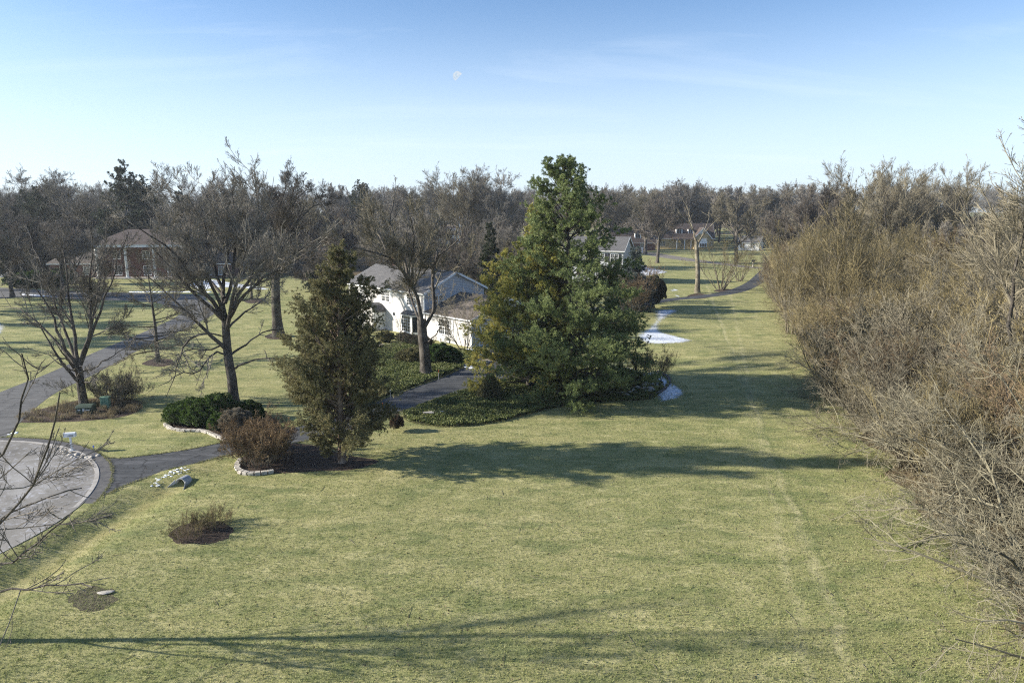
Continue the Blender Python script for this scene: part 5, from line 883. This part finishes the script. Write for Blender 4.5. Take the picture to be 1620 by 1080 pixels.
MB().quad((-4, -2.7, 4.0), (4.5, -2.7, 4.0), (4.5, -.2, 4.9), (-4, -.2, 4.9)).quad((-4, -2.7, 4.0), (-4, -.2, 4.9), (-4, -.2, 4.7), (-4, -2.7, 3.85)).quad((-4, -2.7, 3.85), (4.5, -2.7, 3.85), (4.5, -2.7, 4.0), (-4, -2.7, 4.0)).build('roof', M_SHINGLED, yc)
house('white_cottage', 'small white cottage at the right of the yellow stone cottage', (93, 272), R(-35), 9, 6, 3.2, 5.6, M_WHITE, M_SHINGLE, [(-2, 1, 1.5, 1.6), (2, 1, 1.5, 1.6)])
house('brick_cottage', 'far brick house with a single white dormer behind the sided house', (47, 268), R(3), 18, 9, 3.4, 8.6, M_RBRICK, M_SHINGLED, [(-5, 1, 2, 1.6), (4, 1, 2, 1.6)], [(2.2, 2.4, 2.0, 1.2)])
sh = house('sided_house', 'white sided two storey house half hidden by the right side of the pine', (17.3, 146.5), R(-22), 13, 9, 7.0, 9.6, M_SIDING, M_SHINGLE, [(4.6, 4.6, 1.6, 1.6), (1.6, 4.6, 1.6, 1.6), (-2, 4.6, 1.6, 1.6), (4.4, 1, 1.8, 1.7)])
for x in (4.6, 1.6): MB().box(x-1.45, x-.95, -.06, -.004, 4.5, 6.3).build('shutter', M_BLACK, sh); MB().box(x+.95, x+1.45, -.06, -.004, 4.5, 6.3).build('shutter', M_BLACK, sh)
wh = house('white_building', 'white building with a wide chimney tower far behind the woods in the middle', (-31.5, 322), 0, 17, 9, 4.2, 8.0, M_WHITE, M_SHINGLED, [(-6, 1, 2, 1.8), (-1, 1, 1.4, 2.2), (4, 1, 1.4, 1.8)], [])
MB().box(-3.6+1, 6.5, .8, 3.2, 6.0, 7.3).build('dormer', M_WHITE, wh); MB().box(6.6, 8.2, 1.5, 3, 4.5, 11.2).build('chimney', M_WHITE, wh)
lan = thing('cupola', 'white open cupola above the chimney of the far white building', 'cupola', (-31.5+6.2, 324.2, 11.2)); 
MB().box(-.9, .9, -.9, .9, 0, .25).box(-.9, .9, -.9, .9, 2.2, 2.4).build('base', M_WHITE, lan); MB().prism([(-1, 2.403), (1, 2.403), (0, 3.2)], -.9, .9, 'y').build('roof', M_WHITE, lan)
for sx in (-1, 1):
    for sy in (-1, 1): MB().box(sx*.8-.1, sx*.8+.1, sy*.8-.1, sy*.8+.1, .253, 2.197).build('post', M_WHITE, lan)
MB().box(4.9, 7.5, 1.4, 3.0, 8.2, 11.19).build('chimney', M_WHITE, wh) if False else None
house('white_building', 'small white house glimpsed between trunks above the cedar', (-60, 255), R(10), 9, 7, 5.0, 7.5, M_WHITE, M_SHINGLE, [(-2, 1, 1.4, 1.6), (2, 1, 1.4, 1.6)])
house('white_building', 'pale house glimpsed through the tree left of the cedar skyline', (-103, 320), R(5), 10, 7, 6.0, 8.5, M_WHITE, M_SHINGLE, [(-2, 1, 1.4, 1.6), (2, 3.6, 1.4, 1.6)])
# ------------------------------------------------------------------ mailbox, boxes, stones, stakes
b = G(114, 713); mb = thing('mailbox', 'white mailbox on a white post beside the cul-de-sac', 'mailbox', (b[0], b[1], 0), R(12)); p_ = MB(); p_.box(-.055, .055, -.055, .055, 0, .95).box(-.1, .1, -.1, .1, 0, .1).build('post', M_WHITE, mb, .008)
bxm = MB(); prof = [(-.13, .953)]+[(-.13, 1.12)]+[(.13*math.cos(a), 1.12+.13*math.sin(a)) for a in np.linspace(math.pi, 0, 9)[1:-1]]+[(.13, 1.12), (.13, .953)]; bxm.prism(prof[::-1], -.34, .34, 'x'); mbo = bxm.build('box', M_WHITE, mb, .006)
MB().prism([(a*1.04, .95+(z-.953)*1.03) for a, z in prof[::-1]], -.36, -.342, 'x').build('door', M_WHITE, mbo); MB().box(-.15, .22, -.134, -.131, 1.0, 1.03).box(-.05, .24, -.134, -.131, 1.06, 1.09).build('number_plate', M_BLACK, mbo); MB().box(.1, .13, .132, .145, 1.05, 1.22).build('flag', M_METAL, mbo)
b = G(168, 645); ut = thing('utility_cabinet', 'light green upright utility cabinet on the mulch bed', 'utility cabinet', (b[0], b[1], 0), R(8)); MB().box(-.30, .30, -.22, .22, 0, .80).build('body', M_GREENMET, ut, .02); MB().box(-.33, .33, -.25, .25, .803, .90).box(-.02, .02, -.245, -.222, .05, .78).box(-.16, -.13, -.236, -.222, .05, .78).box(.13, .16, -.236, -.222, .05, .78).build('lid', M_GREENMET, ut, .015)
b = G(137, 652); tr_ = thing('transformer_box', 'dark green ground transformer box with a white label below the maple', 'utility box', (b[0], b[1], 0), R(10)); bb = MB().box(-.55, .55, -.45, .45, 0, .48).build('body', M_DGREENMET, tr_, .03); MB().prism([(-.5, .483), (.5, .483), (.3, .62), (-.3, .62)], -.58, .58, 'x').build('lid', M_DGREENMET, tr_, .02)
MB().box(-.42, -.22, -.456, -.452, .28, .34).box(.14, .42, -.456, -.452, .26, .32).box(-.08, .06, -.456, -.452, .2, .40).build('label_plate', M_WHITE, tr_)
rgs = random.Random(31)
def rock_mesh(seed, s=1.0, flat=.6):
    import bmesh
    bm = bmesh.new(); bmesh.ops.create_icosphere(bm, subdivisions=2, radius=1); rg_ = random.Random(seed); f = [rg_.uniform(1, 3) for _ in range(6)]
    for v in bm.verts:
        c = v.co; k = 1+.22*math.sin(c.x*f[0]+f[3])*math.cos(c.y*f[1]+f[4])+.12*math.sin(c.z*f[2]*2+f[5]); v.co = Vector((c.x*k, c.y*k*.8, c.z*k*flat))
    me = bpy.data.meshes.new('rock'); bm.to_mesh(me); bm.free(); me.materials.append(M_STONE); return me
RK = [rock_mesh(i) for i in range(5)]
def rock(label, x, y, s, group=None, z=None):
    o = link('rock', RK[rgs.randrange(5)]); o.location = (x, y, (float(h(x, y)) if z is None else z)+s*.25); o.rotation_euler = (0, 0, rgs.uniform(0, 6)); o.scale = (s,)*3; return props(o, label, 'rock', group)
for k in range(24):
    t = k/23; p = G(88+60*t, 709+15*t+8*math.sin(t*3)-1); rock('pale stone in the row beside the kerb at the mailbox foot', p[0]+rgs.uniform(-.15, .15), p[1]+.15+rgs.uniform(-.2, .2), rgs.uniform(.09, .17), 'pale stones by the mailbox')
for k in range(34):
    p = G(rgs.uniform(968, 1040), rgs.uniform(604, 628)); rock('tan boulder heaped under the right edge of the pine', p[0], p[1], rgs.uniform(.16, .34), 'tan stones under the pine')
p = G(167, 938); o = rock('flat pale stone on the bare soil patch in the lower left lawn', p[0], p[1], .2); o.scale = (.28, .16, .07); o.rotation_euler = (0, 0, .2)
p = G(656, 660); o = rock('flat grey stepping stone in the ivy bed near the globe shrub', *G(688, 657), .3); o.scale = (.75, .3, .1); o.rotation_euler = (0, 0, .2); o.location.z = .28
# stone edging walls (small stones laid in one curved row)
def edging(label, pts, hgt=.18, wd=.28, step=.36, seed=1, mat=None):
    rg_ = random.Random(seed); c = spline(gp(pts), 12, False); s = np.concatenate([[0], np.cumsum(np.hypot(*np.diff(c, axis=0).T))]); m = MB()
    for k, d in enumerate(np.arange(0, s[-1]-step, step)):
        p = [np.interp(d, s, c[:, i]) for i in (0, 1)]; q = [np.interp(d+step, s, c[:, i]) for i in (0, 1)]; a = math.atan2(q[1]-p[1], q[0]-p[0]); cx_, cy_ = (p[0]+q[0])/2, (p[1]+q[1])/2; L_ = step*rg_.uniform(.88, .97)/2
        for lay in range(2):
            W_ = wd/2*rg_.uniform(.8, 1.1); z0, z1 = lay*hgt/2, (lay+1)*hgt/2*rg_.uniform(.92, .99); off = rg_.uniform(-.04, .04); n = len(m.v); aa = a+rg_.uniform(-.08, .08); zb = float(h(cx_, cy_))
            for z in (z0, z1):
                for sx, sy in ((-1, -1), (1, -1), (1, 1), (-1, 1)): lx, ly = sx*L_*rg_.uniform(.92, 1), sy*W_*rg_.uniform(.9, 1)+off; m.v.append((cx_+lx*math.cos(aa)-ly*math.sin(aa), cy_+lx*math.sin(aa)+ly*math.cos(aa), zb+z+rg_.uniform(-.01, .01)))
            m.f += [tuple(n+i for i in q_) for q_ in ((3, 2, 1, 0), (4, 5, 6, 7), (0, 1, 5, 4), (1, 2, 6, 5), (2, 3, 7, 6), (3, 0, 4, 7))]
    o = m.build('stone_edging', mat or M_STONE, None, .015); return props(o, label, 'stone edging')
edging('curved limestone edging below the yew mound', [(262, 671), (268, 678), (290, 682), (320, 683), (340, 690), (358, 698)])
edging('short hooked limestone edging around the dry leaved shrub', [(382, 728), (375, 738), (380, 747), (395, 751), (415, 750), (438, 746)], .2, .32, .36, 2)
edging('dark stone edging around the snowy tip of the pine bed', [(1040, 588), (1056, 598), (1058, 610), (1044, 624), (1020, 632)], .16, .25, .4, 3, M_DARKPAV)
# culvert pipe end
b = G(281, 764); cv = thing('culvert_pipe', 'flared steel culvert pipe end opening beside the driveway', 'culvert', (b[0]+.1, b[1]+.12, -.20), R(72)); cv.scale = (.9,)*3
k = 20; m = MB()
for i in range(k):
    a0, a1 = 2*math.pi*i/k, 2*math.pi*(i+1)/k
    for r0, r1, xa, xb in ((.33, .33, 0, .6), (.38, .38, .6, 0), (.38, .33, 0, 0)):
        m.quad((xa, r0*math.cos(a0), .12+r0*math.sin(a0)), (xb, r1*math.cos(a0), .12+r1*math.sin(a0)), (xb, r1*math.cos(a1), .12+r1*math.sin(a1)), (xa, r0*math.cos(a1), .12+r0*math.sin(a1)))
m.build('pipe', M_METAL, cv); fl = MB(); fl.quad((0, .38, -.15), (-.55, .62, -.22), (-.45, .62, .0), (0, .40, .35)); fl.quad((0, -.38, -.15), (-.55, -.62, -.22), (-.45, -.62, .0), (0, -.40, .35)); fl.quad((0, .38, -.16), (0, -.38, -.16), (-.55, -.62, -.22), (-.55, .62, -.22))
fo = fl.build('apron', M_METAL, cv); mo = fo.modifiers.new('solid', 'SOLIDIFY'); mo.thickness = .03; MB().quad(*[(.55, .33*math.cos(2*math.pi*i/k), .12+.33*math.sin(2*math.pi*i/k)) for i in range(k)]).build('pipe_dark', M_BLACK, cv)  # black disc inside the pipe stands in for its unlit depth
def snow_lumps(name, pts, n, s, label, seed):
    rg_ = np.random.default_rng(seed); c = np.array(gp(pts)); V, Q = [], []; cnt = 0
    for i in range(n):
        t = rg_.random()*(len(c)-1); j = int(t); p = c[j]+(c[min(j+1, len(c)-1)]-c[j])*(t-j)+rg_.normal(0, .18, 2); r = s*rg_.uniform(.4, 1.2); k = 9; z = float(h(*p)); a = np.arange(k)*2*math.pi/k; rr_ = r*rg_.uniform(.6, 1.2, k)
        V += [(p[0]+rr_[q]*math.cos(a[q])*1.5, p[1]+rr_[q]*math.sin(a[q])*.8, z) for q in range(k)]+[(p[0]+rr_[q]*.6*math.cos(a[q])*1.5, p[1]+rr_[q]*.6*math.sin(a[q])*.8, z+r*.3) for q in range(k)]+[(p[0], p[1], z+r*.38)]
        Q += [(cnt+q, cnt+(q+1) % k, cnt+k+(q+1) % k, cnt+k+q) for q in range(k)]; Q += [(cnt+k+q, cnt+k+(q+1) % k, cnt+2*k, cnt+2*k) for q in range(k)]; cnt += 2*k+1
    me = bpy.data.meshes.new(name); me.from_pydata(V, [], [tuple(dict.fromkeys(q)) for q in Q]); me.materials.append(M_SNOW); me.polygons.foreach_set('use_smooth', [True]*len(me.polygons)); return props(link(name, me), label, 'snow', None, 'stuff')
snow_lumps('snow_clumps', [(240, 766), (255, 759), (270, 752), (296, 750)], 70, .065, 'broken snow clumps beside the culvert', 1); snow_lumps('snow_clumps', [(700, 628), (720, 622), (742, 619)], 26, .10, 'snow crumbs along the driveway edge of the ivy bed', 2)
snow_lumps('snow_clumps', [(722, 574), (735, 577), (748, 582)], 40, .22, 'snow remnant on the front walk', 3); snow_lumps('snow_clumps', [(740, 552), (752, 556), (756, 563)], 40, .20, 'snow remnant beside the garage corner', 4); snow_lumps('snow_clumps', [(1000, 590), (1030, 598), (1052, 608), (1040, 618)], 120, .14, 'snow on the stones right of the pine', 5)
snow_lumps('snow_clumps', [(205, 462), (330, 462)], 200, .35, 'snow strip along the forecourt kerb', 6); snow_lumps('snow_clumps', [(36, 466), (90, 470)], 90, .3, 'snow strip along the left drive edge', 7); snow_lumps('snow_clumps', [(22, 684), (28, 688)], 8, .11, 'white snow lump on the grass left of the mailbox', 8)
for px, py, mt, lb in [(606, 656, M_ORANGE, 'orange marker stake where the driveway passes the cedar'), (150, 724, M_BLUEF, 'thin stake with a blue flag right of the mailbox'), (694, 601, M_ORANGE, 'orange marker stake beside the leaning tree trunk'), (618, 632, M_WHITE, 'pale marker stake at the ivy edge left of the driveway')]:
    b = G(px, py); st = thing('marker_stake', lb, 'stake', (b[0], b[1], 0)); MB().cyl(0, 0, 0, .75, .018, .018, 6).build('rod', M_METAL, st); MB().box(-.035, .035, -.03, .03, .7, .92 if mt is M_ORANGE else .8).build('flag' if mt is M_BLUEF else 'reflector', mt, st)
def car(label, loc, rz, mat):
    t = thing('parked_car', label, 'car', (*loc, 0), rz); MB().prism([(-2.2, .35), (2.2, .35), (2.25, .75), (2.1, .92), (1.15, 1.0), (.5, 1.42), (-1.1, 1.45), (-1.8, 1.02), (-2.2, .95)], -.88, .88, 'y').build('body', mat, t, .05); MB().prism([(1.0, 1.0), (.47, 1.36), (-1.08, 1.39), (-1.65, 1.02)], -.9, .9, 'y').build('window', M_GLASS, t)
    for x in (-1.4, 1.4):
        for y in (-.82, .82): w_ = MB().cyl(0, 0, -.11, .11, .33, .33, 16).build('wheel', M_TYRE, t); w_.location = (x, y, .33); w_.rotation_euler = (math.pi/2, 0, 0); c_ = MB().cyl(0, 0, -.115, .115, .19, .19, 12).build('rim', M_METAL, w_)
    for y in (-.6, .6): MB().box(2.2, 2.27, y-.18, y+.18, .62, .76).build('headlight', M_WHITE, t)
b = G(56, 441); car('dark blue car parked behind the clipped yews at the far left', b, R(5), M_CARBLUE)
# lantern on the gravel drive and a mail post by the path
b = G(1191, 423); lp = thing('mailbox_post', 'small mailbox on a thin post at the far drive near the thicket', 'mailbox', (b[0], b[1], 0)); MB().box(-.12, .12, -.12, .12, 0, 1.5).build('post', M_STONE, lp); MB().box(-.4, .4, -.25, .25, 1.503, 2.1).build('box', M_BLACK, lp)
b = G(1016, 399); lp = thing('mailbox_post', 'white post beside the gravel road near the blue spruce', 'post', (b[0], b[1], 0)); MB().box(-.25, .25, -.25, .25, 0, 1.6).build('post', M_WHITE, lp); MB().box(-.35, .35, -.35, .35, 1.603, 1.8).build('cap', M_WHITE, lp)
# ------------------------------------------------------------------ the day moon
d = ray(724, 121); d /= np.linalg.norm(d); D_ = 6000; c = d*D_+np.array([0, 0, CH]); r = D_*7.2/F*.98
import bmesh
bm = bmesh.new(); bmesh.ops.create_uvsphere(bm, u_segments=48, v_segments=24, radius=r); nrm_ = Vector((.55, .15, -.55)).normalized(); bmesh.ops.bisect_plane(bm, geom=bm.verts[:]+bm.edges[:]+bm.faces[:], plane_co=nrm_*r*.28*-1*-1, plane_no=nrm_, clear_outer=True)  # sphere cut down to its lit part: the phase is shaped, not lit
vd = Vector(-d); bmesh.ops.bisect_plane(bm, geom=bm.verts[:]+bm.edges[:]+bm.faces[:], plane_co=(0, 0, 0), plane_no=vd, clear_inner=True)
me = bpy.data.meshes.new('moon'); bm.to_mesh(me); bm.free(); me.materials.append(M_MOON); mo = link('moon', me); mo.location = c; props(mo, 'pale daytime half moon high in the blue sky', 'moon')

# ------------------------------------------------------------------ haze: the air between
m = bpy.data.materials.new('haze'); m.use_nodes = True; nt = m.node_tree; nt.nodes.clear(); o_ = nt.nodes.new('ShaderNodeOutputMaterial'); v_ = nt.nodes.new('ShaderNodeVolumePrincipled'); v_.inputs['Color'].default_value = (.86, .92, 1.0, 1); v_.inputs['Density'].default_value = 0.00019; v_.inputs['Anisotropy'].default_value = 0.2; nt.links.new(v_.outputs[0], o_.inputs['Volume'])
props(MB().box(-900, 900, -60, 1100, -2, 55).build('haze', m), 'faint pale haze fading the far woods', 'haze', None, 'stuff')
